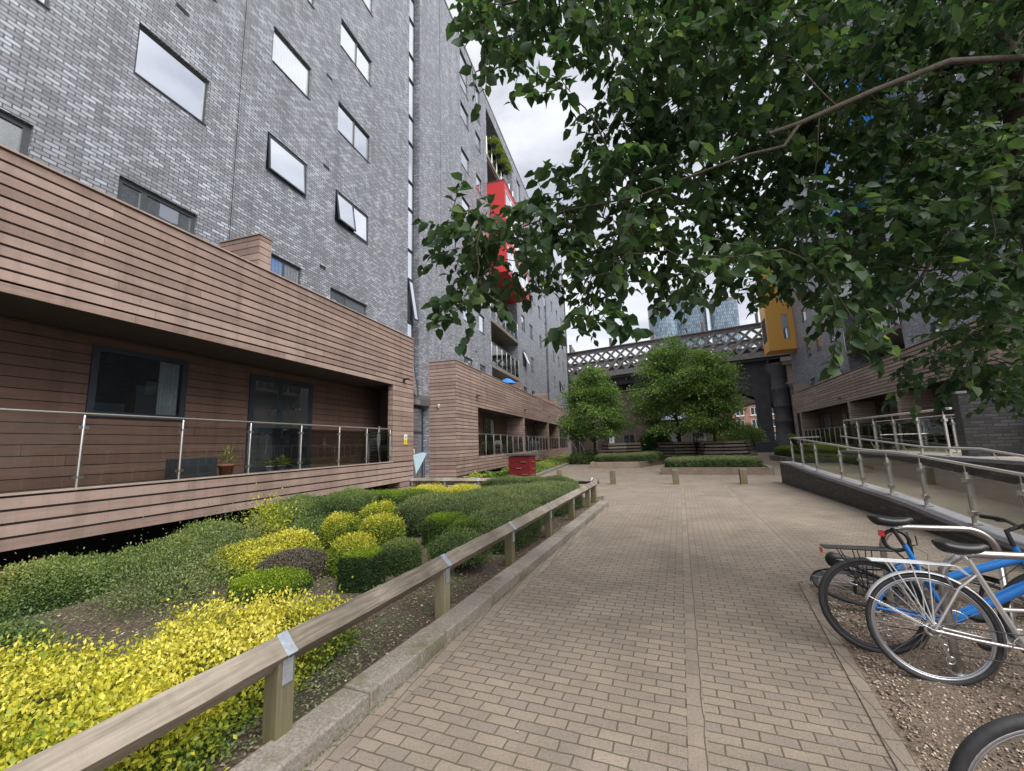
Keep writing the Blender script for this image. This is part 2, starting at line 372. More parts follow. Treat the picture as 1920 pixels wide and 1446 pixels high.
# foliage
M['lf_tree'] = leaf_mat('canopy_leaf', [(0, (.022, .052, .025)), (.4, (.052, .096, .05)), (.7, (.088, .142, .066)), (.9, (.145, .21, .07)), (1, (.25, .33, .06))], .5, .5, .2)
M['lf_mid'] = leaf_mat('courtyard_leaf', [(0, (.05, .11, .03)), (.4, (.15, .245, .068)), (.8, (.26, .37, .10)), (1, (.36, .47, .15))], .42)
M['lf_yellow'] = leaf_mat('gold_leaf', [(0, (.05, .10, .018)), (.3, (.14, .22, .03)), (.52, (.35, .38, .03)), (.78, (.57, .51, .05)), (1, (.70, .62, .13))], .22)
M['lf_lime'] = leaf_mat('box_leaf', [(0, (.022, .05, .012)), (.4, (.045, .09, .016)), (.7, (.12, .20, .014)), (1, (.27, .37, .016))], .22)
M['lf_green'] = leaf_mat('hedge_leaf', [(0, (.03, .065, .022)), (.4, (.10, .165, .045)), (.72, (.21, .27, .07)), (.9, (.30, .32, .10)), (1, (.32, .21, .11))], .28)
M['lf_grey'] = leaf_mat('dull_hedge_leaf', [(0, (.035, .065, .028)), (.4, (.115, .165, .058)), (.75, (.21, .255, .09)), (1, (.33, .30, .14))], .28)
M['lf_purple'] = leaf_mat('bronze_leaf', [(0, (.05, .045, .04)), (.5, (.12, .105, .08)), (1, (.21, .19, .11))], .15)
M['lf_cover'] = leaf_mat('border_leaf', [(0, (.05, .10, .02)), (.5, (.16, .24, .04)), (.8, (.32, .38, .06)), (1, (.42, .36, .10))], .25)
M['lf_litter'] = leaf_mat('dry_leaf', [(0, (.07, .05, .032)), (.5, (.21, .15, .105)), (.85, (.42, .34, .24)), (1, (.58, .50, .38))], .0, .8)
M['lf_weed'] = leaf_mat('weed_leaf', [(0, (.08, .11, .055)), (.6, (.19, .235, .11)), (1, (.31, .33, .17))], .2)
M['pebble'] = leaf_mat('pebble_stone', [(0, (.08, .06, .048)), (.4, (.22, .165, .13)), (.75, (.40, .32, .255)), (1, (.62, .56, .48))], .0, .8)
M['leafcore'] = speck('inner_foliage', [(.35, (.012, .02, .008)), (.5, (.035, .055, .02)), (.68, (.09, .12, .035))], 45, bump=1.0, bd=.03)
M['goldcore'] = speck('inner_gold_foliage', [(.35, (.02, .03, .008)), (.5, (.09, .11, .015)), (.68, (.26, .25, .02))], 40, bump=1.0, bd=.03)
SPRAYS=[(1.3,4.11,4.52),(3.68,4.89,4.36),(0.21,3.73,4.55),(1.6,4.01,3.32),(0.33,3.46,4.78),(0.43,3.84,3.42),(2.55,4,5.66),(2.59,4.89,5.2),(0.96,4.12,4.43),(1.75,4.28,4.25),(-0.14,3.17,5.6),(-0.6,3.09,5.54),(1.93,4.51,5.44),(3.31,4.27,4.79),(2.39,4.74,4.71),(3.54,5.02,4.62),(2.26,4.77,4.1),(0.93,3.74,5.99),(3.62,4.92,6),(0.75,3.68,5.28),(2.5,4.36,5.4),(0.8,4.58,3.52),(2.59,3.75,5.05),(1.27,4.41,5.82),(0.03,3.87,3.57),(3.16,4.85,4.99),(3.42,4.26,5.25),(1.52,4.44,5.37),(0.27,3.52,4.1),(0.43,3.62,3.79),(2.73,4.64,6.12),(1.77,4.3,5.58),(1.13,4.17,3.93),(1.29,3.75,3.15),(1.72,4.72,4.01),(-1.19,3.41,3.66),(3.23,5.27,3.84),(2.69,4.62,5.2),(3.29,5.12,5.93),(1.27,4.22,3.53),(2.46,4.48,3.33),(0.54,3.59,5.04),(0.21,4.13,4.06),(-0.65,3.31,3.63),(2.21,4.47,5.31),(0.98,4.05,4.77),(-0.05,3.6,4.02),(1.79,4.12,4.47),(0.91,4.13,6.16),(3.22,4.43,3.75),(2.82,4.83,4.53),(0.6,3.93,5.84),(4.21,5.6,4.03),(3.69,4.77,6.19),(3.17,4.87,4.29),(2.09,4.7,6.3),(2.02,4.22,3.55),(2.93,4.17,4.79),(0.36,3.75,6.09),(2.36,4.81,6.09),(3.41,4.83,3.3),(0.47,3.93,4.87),(3.57,4.37,5.73),(3.15,4.11,4.43),(-0.35,3.61,4.1),(2.92,4.51,3.36),(1.61,4.11,5.71),(-0.98,3.01,5.62),(0.14,3.3,5.84),(-0.15,3.32,3.11),(0.08,4.09,6.24),(1.71,3.86,3.05),(3.39,4.82,4.97),(1.35,3.67,4.05),(1.16,4.13,5.96),(2.47,4.23,4.45),(3.16,4.14,5),(-0.3,3.78,3.8),(3.01,4.61,3.86),(2.74,4.33,4.35),(0.78,3.93,4.01),(0.62,4.18,4.74),(2.22,4.52,6.31),(0.65,3.35,4.42),(1.03,4.18,5.37),(-0.86,3.11,5.41),(2.66,4.4,3.75),(1.36,4.73,4.56),(1.02,3.23,5.19),(3.55,5.36,2.15),(4,5.68,2.25),(3.34,5.38,2.31),(3.87,5.68,2.02),(2.83,4.93,2.22),(3.62,5,4.79),(2.26,4.67,5.68),(3.91,5.03,6.3),(3.99,5.64,4.47),(1.75,5.11,6.14),(4.12,5.11,4.25),(4.12,5.08,6.03),(1.69,4.87,6.59),(0.97,4,4.96),(1.04,4.31,4.09),(4.4,5.76,6.28),(2.99,5.77,5.12),(1.59,4.24,4.47),(3.05,5.27,6.64),(4.18,5.54,4.32),(4.1,5.13,4.97),(1.37,4.34,4.02),(3.11,5,3.91),(1.16,4.56,4.67),(4.73,6.14,3.98),(2.21,5.24,6.29),(3.05,5.21,4.68),(2.81,5.07,5.43),(1.24,4.25,5.72),(1.56,5.35,4.03),(2.65,4.67,6.4),(2.58,5.13,3.66),(2.49,4.39,5.33),(5.04,5.76,6.81),(3.13,5.52,4.32),(1.25,3.9,6.15),(3.24,4.61,5.83),(5.11,5.97,6.33),(3.65,5.58,4.99),(1.96,5.43,4.34),(4.58,5.88,5.87),(3.15,5.18,5.2),(2.63,4.63,3.44),(4.32,5.99,4.02),(2.61,5.31,6.59),(3.51,5.49,5.75),(1.11,4.5,3.85),(4.64,5.72,5.98),(2.05,4.55,6.11),(2.08,4.58,5.36),(3.35,4.81,5.21),(3.88,5.72,3.92),(3.57,5.6,6.48),(1.39,4.44,5.03),(2.37,4.68,6.78),(2.03,4.6,4.17),(3.98,5.85,6.39),(2.37,4.6,6.26),(3.15,4.37,6.03),(2.02,4.39,4.48),(1.6,4.3,4.23),(2.64,5.45,5.71),(3.35,5.39,6.93),(1.76,4.69,5.26),(2.54,4.92,4.21),(1.24,4.45,6.46),(3.13,4.91,4.16),(1.85,4.48,4.88),(4.18,4.99,6.26),(2.01,4.8,6.8),(3.64,4.93,4.34),(4.07,5.21,4.66),(3.63,4.88,5.89),(2.11,5.17,4.08),(2.71,5.29,5.25),(3.89,5.29,5.31),(4.68,5.58,5.51),(2.33,5.29,3.78),(0.12,2.83,5.14),(0.61,2.61,4.71),(3.28,4.04,3.04),(0.84,3.01,2.89),(1.83,4.55,5.42),(-1.25,3.32,3.36),(3.65,4.62,6.16),(0.83,3.25,4.77),(3,4.41,4.73),(2.6,4.75,4.48),(2.78,4.31,3.86),(-0.12,3.32,6.04),(2.37,4.21,3.19),(-0.28,2.68,3.04),(2.02,3.93,3.27),(2.94,4.27,5.16),(3.11,4.7,4.64),(4.34,5.47,3.2),(-0.76,3.45,3.2),(0.56,3.32,3.53),(3.87,4.7,4.71),(4.37,5.52,5.25),(3.07,4.22,5.31),(-0.11,3.17,3.82),(0,2.62,3.56),(3.19,4.32,3.89),(2.68,4.62,4.11),(1.8,2.95,4.8),(-0.24,2.54,4.95),(0.35,3.09,4.12),(3.95,4.93,4.62),(1.4,3.78,4.62),(1.57,4.53,4.42),(1.22,4.32,3.78),(1.28,3.88,3.68),(1.91,3.99,4.97),(2.73,4.95,5.97),(3.51,4.64,5.51),(-0.04,2.58,4.86),(2.18,4.21,3.95),(0.97,3.62,4.79),(3.94,4.86,5.41),(0.35,3.5,5.71),(0.4,2.55,4.28),(0.88,4.69,4.03),(3.53,4.56,5.04),(4.19,5.08,6.08),(0.17,3.27,3.31),(0.71,3.37,4.23),(2.26,3.14,4.81),(3,4.02,2.96),(0.25,3.06,3.9),(3.67,4.66,3.91),(1.99,4.67,3.97),(4.28,5.01,5.77),(1.24,4.52,4.51),(4.07,5.29,2.13),(3.57,4.94,5.4),(-0.09,2.83,3.26),(3.89,4.67,4.46),(2.08,4.37,6.14),(1.85,3.54,4.5),(1.43,3.8,5.77),(2.85,3.9,3.27),(2.17,3.39,4.94),(0.11,2.68,3.22),(0.08,2.67,4.22),(2.64,3.44,3.54),(0.31,3.12,3.56),(2.3,4.24,2.94),(3.49,4.45,5.48),(3.16,3.61,5.04),(2.67,4.33,3.68),(-0.33,2.7,4.89),(0.12,3.09,3.73),(0.8,2.7,4.54),(3.74,4.76,3.68),(3.52,4.58,4.8),(2.27,3.8,4.14),(-0.28,3.66,4),(-1.04,3.41,3.36),(2.66,4,5.31),(3.67,5,4.86),(0.64,3.11,4.54),(1.84,3.6,3.34),(0.18,2.92,4.66),(0.43,2.81,2.84),(0.54,3.51,5.61),(0.84,4.05,4.18),(0.94,3.6,4.13),(0.83,3.13,4.14),(0.4,3.74,3.31),(2.49,3.65,5.45),(2.88,4.89,6.52),(1.27,3.47,3.29),(3.58,5.34,4.15),(0.34,2.61,4.84),(2.18,4.48,5.91),(1.1,3.17,4.9),(0.85,3.79,3.05),(-0.82,2.51,5.06),(0.19,3.14,5.17),(3.08,4.45,3.98),(1.87,4.12,4.7),(3.74,5.28,3.17),(1.14,2.82,4.48),(-1.44,3.34,3.07),(1.38,4.47,5.77),(-0.86,3.2,5.74),(-0.51,2.48,3.15),(0.48,3.51,4.18),(0.89,3,5.05),(2.88,4.68,4.28),(3.85,5,2.83),(2.52,4.69,6.29),(1.57,3.65,4.85),(1.32,3.09,2.71),(1.79,4.53,4.37),(0.73,3.68,5.61),(2.99,3.66,3.51),(1.09,4.35,4.09),(4.36,4.97,5.19),(4.28,5.74,2.48),(1.9,4.38,4.45),(-0.66,2.66,3.08),(-0.86,2.38,3.1),(1.7,4.63,4.22),(3.22,4.32,4.22),(-0.58,2.88,5.28),(2.51,3.81,3.16),(2.47,4.21,5.61),(3.55,5.64,2.43),(-0.25,2.96,4.96),(2.71,4.11,4.76),(3.83,4.88,2.56),(1.13,3.53,4.57),(2.56,3.64,3.74),(-0.04,3.28,4.3),(1.57,4.62,3.25),(2.44,3.48,2.81),(1.17,2.97,5.06),(2.77,5,4.98),(2.7,4.85,5.33),(2.31,4.92,3.76),(-0.61,2.39,4.34),(2.8,4.85,3.64),(3.18,5.43,2.43),(0.06,3.15,5.07),(0.94,3.35,5.02),(1.15,2.97,4.34),(3.67,4.07,5.2),(4.2,4.85,5.36),(-0.07,2.91,2.9),(2.51,4,4.52),(3.2,4.55,2.22),(0.79,3.65,3.2),(-0.63,2.75,5.41),(1.55,3.65,3.24),(1.35,3.15,3.41),(1.33,3.84,4.29),(2,4.01,6.12),(4.99,5.48,6.81),(2.48,4.86,4.82),(3.93,4.71,5.06),(2.08,4.28,2.89),(4.24,5.84,2.18),(2.74,3.83,2.5),(3.01,5.09,3.11),(0.53,3.42,2.86),(4.29,4.82,5.55),(2.52,3.79,2.39),(3.37,4.62,5.95),(2.81,4.05,3.32),(0.48,3.15,4.67),(4.85,5.64,5.35),(0.57,3.43,4.7),(-0.79,2.24,4.47),(-0.79,2.37,5.07),(3.67,5.63,3.17),(-0.2,3.74,3.46),(0.28,3.02,3.33),(2.35,3.96,4.75),(3.3,4.96,2.3),(0.24,3.36,4.71),(4.02,4.79,6.18),(3.94,5.33,2.69),(2.32,3.73,4.71),(-0.63,3.41,3.34),(1.37,3.54,4.11),(1.64,4.22,3.31),(2.22,3.51,2.79),(2.77,4.49,3.51),(1.23,4.17,3.16),(1.91,4.06,4.4),(3.03,4.32,2.39),(2,3.88,4.51),(2.4,3.83,3.99),(4.07,4.96,3.95),(2.47,5.12,3.51),(-0.33,2.9,3.33),(0.44,2.89,3.54),(3.76,5.38,5.15),(1.22,2.85,4.65),(1.05,3.85,6.31),(3.98,4.89,5.69),(-0.01,2.94,3.49),(3.13,4.37,4.69),(2.01,3.5,3.26),(2.52,3.97,5.12),(-1.36,3.07,3.32),(1.62,4.79,3.62),(2.47,3.39,3.21),(2.44,3.68,3.71),(-0.11,2.54,4.63),(0.16,3.17,4.23),(3,3.84,3.07),(3.58,4.6,3.11),(0.84,3.89,4.89),(3.43,5.56,3.08),(1.59,2.97,4.82),(1.43,3.37,4.81),(-0.59,3.18,5.34),(1.08,3.43,4.24),(0.09,3.43,4.65),(3.46,5.62,2.65),(1.05,4.59,3.82),(2.3,3.46,2.76),(2.79,3.55,4.93),(2.77,4.35,2.6),(3.55,4.31,4.05),(0.05,2.68,2.89),(-0.54,3.2,6.1),(2.48,4.85,5.93),(0.95,2.76,4.29),(2.34,4.17,5.05),(2.75,3.64,5.28),(1.92,3.65,2.92),(-0.4,2.66,3.36),(1.71,3.64,4.92),(3.39,4.13,3.27),(2.23,3.84,4.36),(0.58,2.83,4.5),(0.43,2.52,4.82),(1.88,4.26,2.8),(2.64,4.42,5.47),(-0.41,2.6,5.03),(0.31,3.29,4.84),(-0.18,3.45,2.91),(2.96,5.04,3.32),(1.54,4.48,6.87),(3.31,4.4,2.84),(3.03,4.69,6.46),(1.92,4.25,6.46),(0.46,3.8,3.53),(2.91,4.24,2.65),(0.3,3.09,3.73),(1.37,4.43,4.19),(4.47,5.76,2.46),(3.17,3.66,4.83),(-0.44,2.82,3.19),(0.41,3.59,3.03),(0.54,2.88,3.7),(3.28,4.52,5.31),(-0.97,2.79,2.92),(2.43,3.96,3.1),(0.48,2.86,3.99),(1.8,4.17,4.56),(2.72,4.67,4.49),(-1.16,2.72,3.3),(-0.89,2.78,4.91),(-0.02,3.02,3.21),(-0.79,2.58,3.11),(2.62,3.77,5.25),(1.34,2.98,4.59),(0.26,3.09,5.63),(3.84,5.21,3.57),(3.86,4.81,5.03),(1.53,4.41,5.54),(0.87,3.5,5.49),(2.62,4.85,4.11),(1.5,4.65,3.82),(-0.26,2.39,4.94),(1.79,4.29,4.95),(0.35,3.3,5.17),(1.99,3.7,5.1),(0.56,3.12,5.34),(0.07,3.03,5.64),(1.78,4.03,3.21),(0.41,3.46,4.64),(2.92,4.21,5.35),(1.56,4.06,3.05),(1.84,4.51,2.99),(-0.33,2.29,3.98),(-0.27,2.32,3.89),(1.47,3.06,2.29),(1.41,3.03,2.37),(-0.13,2.58,2.42),(-0.07,2.61,2.35),(-0.9,2.33,2.58),(-1.05,2.3,2.49),(-0.3,2.52,2.46)]
# ------------------------------------------------------------------ camera, sky, sun
F_, YAW, PITCH, ROLL = 764.58, .279878, .145246, -.0315865
cy, sy, cp, sp = math.cos(YAW), math.sin(YAW), math.cos(PITCH), math.sin(PITCH)
fw = Vector((-sy*cp, cy*cp, sp)); rt = Vector((cy, sy, 0)); up = rt.cross(fw)
r2 = rt*math.cos(ROLL)+up*math.sin(ROLL); u2 = -rt*math.sin(ROLL)+up*math.cos(ROLL)
cam = bpy.data.cameras.new('camera'); co = bpy.data.objects.new('camera', cam); COL.objects.link(co)
mt = Matrix.Identity(4)
for i in range(3):
    mt[i][0] = r2[i]; mt[i][1] = u2[i]; mt[i][2] = -fw[i]
mt[0][3], mt[1][3], mt[2][3] = 0, 0, 1.65
co.matrix_world = mt
cam.sensor_width = 36; cam.lens = 36*F_/1920; cam.clip_start = .05; cam.clip_end = 2000
SC.camera = co
SUN_EL, SUN_AZ = 52.0, 125.0       # azimuth measured clockwise from +Y
sd = Vector((math.sin(rad(SUN_AZ))*math.cos(rad(SUN_EL)), math.cos(rad(SUN_AZ))*math.cos(rad(SUN_EL)), math.sin(rad(SUN_EL))))
sl = bpy.data.lights.new('sun', 'SUN'); sl.energy = 1.2; sl.angle = rad(55); sl.color = (1, .965, .91)
so = bpy.data.objects.new('sun', sl); COL.objects.link(so)
so.rotation_euler = (-sd).to_track_quat('-Z', 'Y').to_euler()
w = bpy.data.worlds.new('World'); SC.world = w; w.use_nodes = True
nt = w.node_tree; bg = nt.nodes['Background']; wo = nt.nodes['World Output']
sky = nt.nodes.new('ShaderNodeTexSky'); sky.sky_type = 'NISHITA'; sky.sun_disc = False
sky.sun_elevation = rad(SUN_EL); sky.sun_rotation = rad(SUN_AZ); sky.air_density = 1.0; sky.dust_density = 3.0
bg.inputs['Strength'].default_value = .05
nt.links.new(sky.outputs[0], bg.inputs['Color'])
tc = nt.nodes.new('ShaderNodeTexCoord'); mp = nt.nodes.new('ShaderNodeMapping'); mp.inputs['Scale'].default_value = (1, 1, 2.6)
nt.links.new(tc.outputs['Generated'], mp.inputs['Vector'])
nz = nt.nodes.new('ShaderNodeTexNoise'); nz.inputs['Scale'].default_value = 3.4; nz.inputs['Detail'].default_value = 8; nz.inputs['Roughness'].default_value = .55; nz.inputs['Distortion'].default_value = .4
nt.links.new(mp.outputs[0], nz.inputs['Vector'])
cr = nt.nodes.new('ShaderNodeValToRGB'); e = cr.color_ramp
e.elements[0].position = .34; e.elements[0].color = (.135, .139, .156, 1); e.elements[1].position = .68; e.elements[1].color = (.265, .267, .274, 1)
nt.links.new(nz.outputs[0], cr.inputs[0])
bg2 = nt.nodes.new('ShaderNodeBackground'); bg2.inputs['Strength'].default_value = 1.0
nt.links.new(cr.outputs[0], bg2.inputs['Color'])
mxw = nt.nodes.new('ShaderNodeMixShader'); mxw.inputs[0].default_value = .86     # overcast: cloud layer over the clear sky
nt.links.new(bg.outputs[0], mxw.inputs[1]); nt.links.new(bg2.outputs[0], mxw.inputs[2]); nt.links.new(mxw.outputs[0], wo.inputs['Surface'])
vs = SC.view_settings
try:
    vs.view_transform = 'Standard'; vs.look = 'None'
except Exception: pass
vs.exposure = 2.22; vs.gamma = 1.0; vs.use_curve_mapping = False
SC.cycles.max_bounces = 8; SC.cycles.transparent_max_bounces = 12
SC.cycles.use_denoising = True
SC.cycles.sample_clamp_indirect = 6

# ------------------------------------------------------------------ ground, paving, kerbs, bed
def struct(o, label=None): o['kind'] = 'structure'; return o
g = MB(); g.face([(-700, -400, -.06), (700, -400, -.06), (700, 900, -.06), (-700, 900, -.06)]); struct(g.build('ground', M['ground']))
TH = rad(5.94)
def path_obj(o): o.rotation_euler = (0, 0, -TH); return o
p = MB(); p.face([(-14, -5, 0), (9.5, -5, 0), (9.5, 62, 0), (-14, 62, 0)]); struct(path_obj(p.build('paving', M['paver'])))
p = MB()
for x in (-.1, 1.3):
    p.face([(x, -4, .002), (x+.1, -4, .002), (x+.1, 24, .002), (x, 24, .002)])
struct(path_obj(p.build('paving_strip', M['paver_long'])))
p = MB(); p.face([(-2.29, 1, .0045), (-2.17, 1, .0045), (-2.17, 11.6, .0045), (-2.29, 11.6, .0045)])
def kx(y): return -1.76+(y-2.16)*.112
p = MB()
pts = [(kx(y)+.012, y) for y in (-3, 12)]
p.face([(pts[0][0], pts[0][1], .004), (pts[0][0]+.125, pts[0][1], .004), (pts[1][0]+.125, pts[1][1], .004), (pts[1][0], pts[1][1], .004)])
struct(p.build('paving_edge', M['paver_long']))
k = MB(); y = -3.0
while y < 11.4:
    y2 = min(y+.915, 11.45); k.tint = random.random()
    a = Vector((kx(y+.004), y+.004, 0)); b = Vector((kx(y2-.004), y2-.004, 0)); c = (a+b)/2
    d = (b-a)/2; n = Vector((-d.y, d.x, 0)).normalized()
    k.obox(c+n*.115+Vector((0, 0, .045+random.uniform(-.006, .006))), d, n*.115, (0, 0, .065)); y = y2
struct(k.build('kerb', M['concrete'], bevel=.012))
# second kerb, beside the far border
k = MB(); y = 17.0
while y < 53:
    y2 = y+.915; f = lambda t: -4.75-(t-20)*.0135
    k.box(f(y)-.2, f(y), y+.004, y2-.004, -.02, .14+random.uniform(-.005, .005)); y = y2
k.box(-7.5, -4.9, 16.8, 16.98, -.02, .13)
struct(k.build('border_kerb', M['concrete'], bevel=.012))
# soil of the near bed
def soil_z(x, y): return .045+.028*math.sin(x*2.1+y*1.3)*math.sin(y*1.7-x)+.012*math.sin(x*7+y*5)
ny, nx = 90, 60; rows = []
for j in range(ny):
    y = -3+15.9*j/(ny-1); xr = kx(min(y, 11.4))-.19; rows.append([])
    for i in range(nx):
        x = -9.3+(xr+9.3)*i/(nx-1); rows[-1].append((x, y, soil_z(x, y) if i < nx-1 else .06))
s = MB(); s.grid(rows); struct(s.build('soil', M['soil']))
s = MB(); s.grid([[(-8.8, y, .05+.02*math.sin(y)), (-6.5, y, .07+.03*math.sin(y*2.3)), (-4.9-(y-20)*.0135, y, .07)] for y in np.linspace(16.9, 53, 40)]); struct(s.build('border_soil', M['soil']))
# gravel strip under the bikes
def gx(y): return 1.715+(y-5.2)*.19
rows = []
for y in np.linspace(-1.5, 5.55, 40):
    x0 = gx(y); rows.append([(x0+(5.4-x0)*t, y, .006+(.012*math.sin(x0*5+t*21+y*6)*math.sin(y*9-t*17)+.008 if 0 < t < 1 else 0)) for t in np.linspace(0, 1, 30)])
s = MB(); s.grid(rows); struct(s.build('gravel', M['gravel']))
s = MB()
s.bar((gx(-1.5)-.05, -1.5, -.006), (gx(5.6)-.05, 5.6, -.006), .095, .03); s.bar((gx(5.6)-.05, 5.62, -.006), (4.5, 5.62, -.006), .095, .03)
struct(s.build('gravel_edging', M['paver_long'], bevel=.004))
# loose pebbles
n = 15000
yy = rng.uniform(.9, 5.3, n); xx = gx(yy)+.03+rng.random(n)**1.3*(4.3-gx(yy)); sz = rng.uniform(.004, .011, n)
oct_ = np.array([(1, 0, 0), (0, 1, 0), (-1, 0, 0), (0, -1, 0), (0, 0, .7), (0, 0, -.7)], float)
ang = rng.uniform(0, 2*PI, n); asp = rng.uniform(.6, 1.5, n)
ov = np.repeat(oct_[None], n, 0)*sz[:, None, None]; ov[:, :, 0] *= asp[:, None]
ca, sa = np.cos(ang)[:, None], np.sin(ang)[:, None]
V = np.stack([ov[:, :, 0]*ca-ov[:, :, 1]*sa+xx[:, None], ov[:, :, 0]*sa+ov[:, :, 1]*ca+yy[:, None], ov[:, :, 2]+.016+sz[:, None]*.3], 2).reshape(-1, 3)
T8 = np.array([(0, 1, 4), (1, 2, 4), (2, 3, 4), (3, 0, 4), (1, 0, 5), (2, 1, 5), (3, 2, 5), (0, 3, 5)])
Fp = (np.arange(n)[:, None, None]*6+T8[None]).reshape(-1, 3)
o = npmesh('pebbles', V, Fp, np.repeat(rng.random(n), 6), M['pebble'], None, True); o['kind'] = 'stuff'
# leaf litter on the soil
n = 15000
yy = rng.uniform(.5, 12.5, n); t = rng.random(n)**.6; kk = -1.76+(yy-2.16)*.112-.2
xx = kk-(1-t)*6.5; keep = xx > -8.5; xx, yy = xx[keep], yy[keep]; n = len(xx)
zz = np.array([soil_z(a, b) for a, b in zip(xx, yy)])+.012
th = rng.uniform(0, 2*PI, n)
o = leafmesh('leaf_litter', np.stack([xx, yy, zz], 1), np.stack([np.cos(th), np.sin(th), rng.uniform(-.25, .25, n)], 1),
    np.stack([rng.normal(0, .35, n), rng.normal(0, .35, n), np.ones(n)], 1), rng.uniform(.012, .04, n), rng.uniform(.008, .022, n), rng.random(n), M['lf_litter']); o['kind'] = 'stuff'
n = 22000
cx = -2.05-rng.random(260)**1.6*4.4; cyy = rng.uniform(1.2, 6.5, 260); ci = rng.integers(0, 260, n)
xx = cx[ci]+rng.normal(0, .12, n); yy = cyy[ci]+rng.normal(0, .12, n); keep = xx < (-1.76+(yy-2.16)*.112-.26); xx, yy = xx[keep], yy[keep]; n = len(xx)
zz = np.array([soil_z(a, b) for a, b in zip(xx, yy)])+rng.random(n)**2*.07+.005
th = rng.uniform(0, 2*PI, n)
o = leafmesh('ground_weeds', np.stack([xx, yy, zz], 1), np.stack([np.cos(th), np.sin(th), rng.uniform(-.1, .5, n)], 1),
    np.stack([rng.normal(0, .4, n), rng.normal(0, .4, n), np.ones(n)], 1), rng.uniform(.012, .03, n), rng.uniform(.007, .014, n), rng.random(n), M['lf_weed']); o['kind'] = 'stuff'
n = 4200      # moss and weeds in the joint along the kerb and the gravel edge
yk_ = rng.uniform(.6, 11.3, n); side = rng.random(n) < .62
xk_ = np.where(side, -1.76+(yk_-2.16)*.112+np.abs(rng.normal(0, .018, n))+.004, 1.715+(np.minimum(yk_, 5.5)-5.2)*.19+rng.normal(0, .03, n)); yk_ = np.where(side, yk_, np.minimum(yk_*.48, 5.5))
cl_ = np.sin(yk_*5.1)*np.sin(yk_*2.3+1)+rng.normal(0, .4, n) > -.1; xk_, yk_ = xk_[cl_], yk_[cl_]; n = len(xk_); th = rng.uniform(0, 2*PI, n)
xk_ = np.where(yk_ > 5.5, np.minimum(xk_, -.5), xk_)
o = leafmesh('joint_moss', np.stack([xk_, yk_, rng.random(n)*.012+.004], 1), np.stack([np.cos(th), np.sin(th), rng.uniform(.1, .9, n)], 1), np.stack([rng.normal(0, .4, n), rng.normal(0, .4, n), np.ones(n)], 1), rng.uniform(.008, .026, n), rng.uniform(.004, .010, n), rng.random(n)*.7, M['lf_weed']); o['kind'] = 'stuff'
n = 260    # pale petals and bits lying on the paving
xx = rng.uniform(-1.5, 4, n); yy = rng.uniform(1.2, 16, n); th = rng.uniform(0, 2*PI, n)
o = leafmesh('fallen_petals', np.stack([xx, yy, np.full(n, .008)], 1), np.stack([np.cos(th), np.sin(th), 0*th], 1), np.tile((0, 0, 1.0), (n, 1)), rng.uniform(.008, .022, n), rng.uniform(.006, .014, n), rng.uniform(.6, 1, n), M['lf_litter']); o['kind'] = 'stuff'

# ------------------------------------------------------------------ building kit (local: +x out of the wall, y along, z up)
def wall(mb, u0, u1, z0, z1, holes, depth=.11, w=0.0):
    us = sorted({u0, u1, *[min(max(h[i], u0), u1) for h in holes for i in (0, 1)]}); zs = sorted({z0, z1, *[min(max(h[i], z0), z1) for h in holes for i in (2, 3)]})
    for a, b in zip(us, us[1:]):
        run = None
        for c, d in zip(zs, zs[1:]):
            um, zm = (a+b)/2, (c+d)/2
            if any(h[0] < um < h[1] and h[2] < zm < h[3] for h in holes):
                if run: mb.face([(w, a, run[0]), (w, b, run[0]), (w, b, run[1]), (w, a, run[1])]); run = None
            else: run = (run[0], d) if run else (c, d)
        if run: mb.face([(w, a, run[0]), (w, b, run[0]), (w, b, run[1]), (w, a, run[1])])
    for h in holes:
        dp = h[4] if len(h) > 4 else depth; a, b, c, d = h[:4]; v = w-dp
        mb.face([(w, a, c), (v, a, c), (v, a, d), (w, a, d)][::-1]); mb.face([(w, b, c), (v, b, c), (v, b, d), (w, b, d)])
        mb.face([(w, a, d), (v, a, d), (v, b, d), (w, b, d)][::-1]); mb.face([(w, a, c), (v, a, c), (v, b, c), (w, b, c)])
def planks(mb, axis, pos, a0, a1, z0, z1, holes=(), pitch=.158, gap=.017, t=.024, sgn=1, seg=True, dark=None):
    z = z0
    while z < z1-.02:
        zt = min(z+pitch, z1); cuts = sorted({z, zt-gap, *[h[i] for h in holes for i in (2, 3) if z < h[i] < zt-gap]})
        for c, d in zip(cuts, cuts[1:]):
            if d-c < .008: continue
            zm = (c+d)/2; iv = [(a0, a1)]
            for h in holes:
                if h[2] < zm < h[3]:
                    nv = []
                    for p_, q_ in iv:
                        if h[0] > p_: nv.append((p_, min(q_, h[0])))
                        if h[1] < q_: nv.append((max(p_, h[1]), q_))
                    iv = [v for v in nv if v[1]-v[0] > .01]
            for p_, q_ in iv:
                x = p_
                while x < q_-1e-4:
                    L = random.uniform(2.6, 4.4) if seg else 99
                    e_ = q_ if q_-x < L+.8 else x+L
                    mb.tint = random.random(); j = random.uniform(-.002, .002)
                    s0, s1 = pos, pos+sgn*(t+j)
                    if axis == 'x': mb.box(s0, s1, x, e_-(.004 if e_ < q_ else 0), c, d)
                    else: mb.box(x, e_-(.004 if e_ < q_ else 0), s0, s1, c, d)
                    x = e_
        z += pitch
    mb.tint = .5
WN = [0]
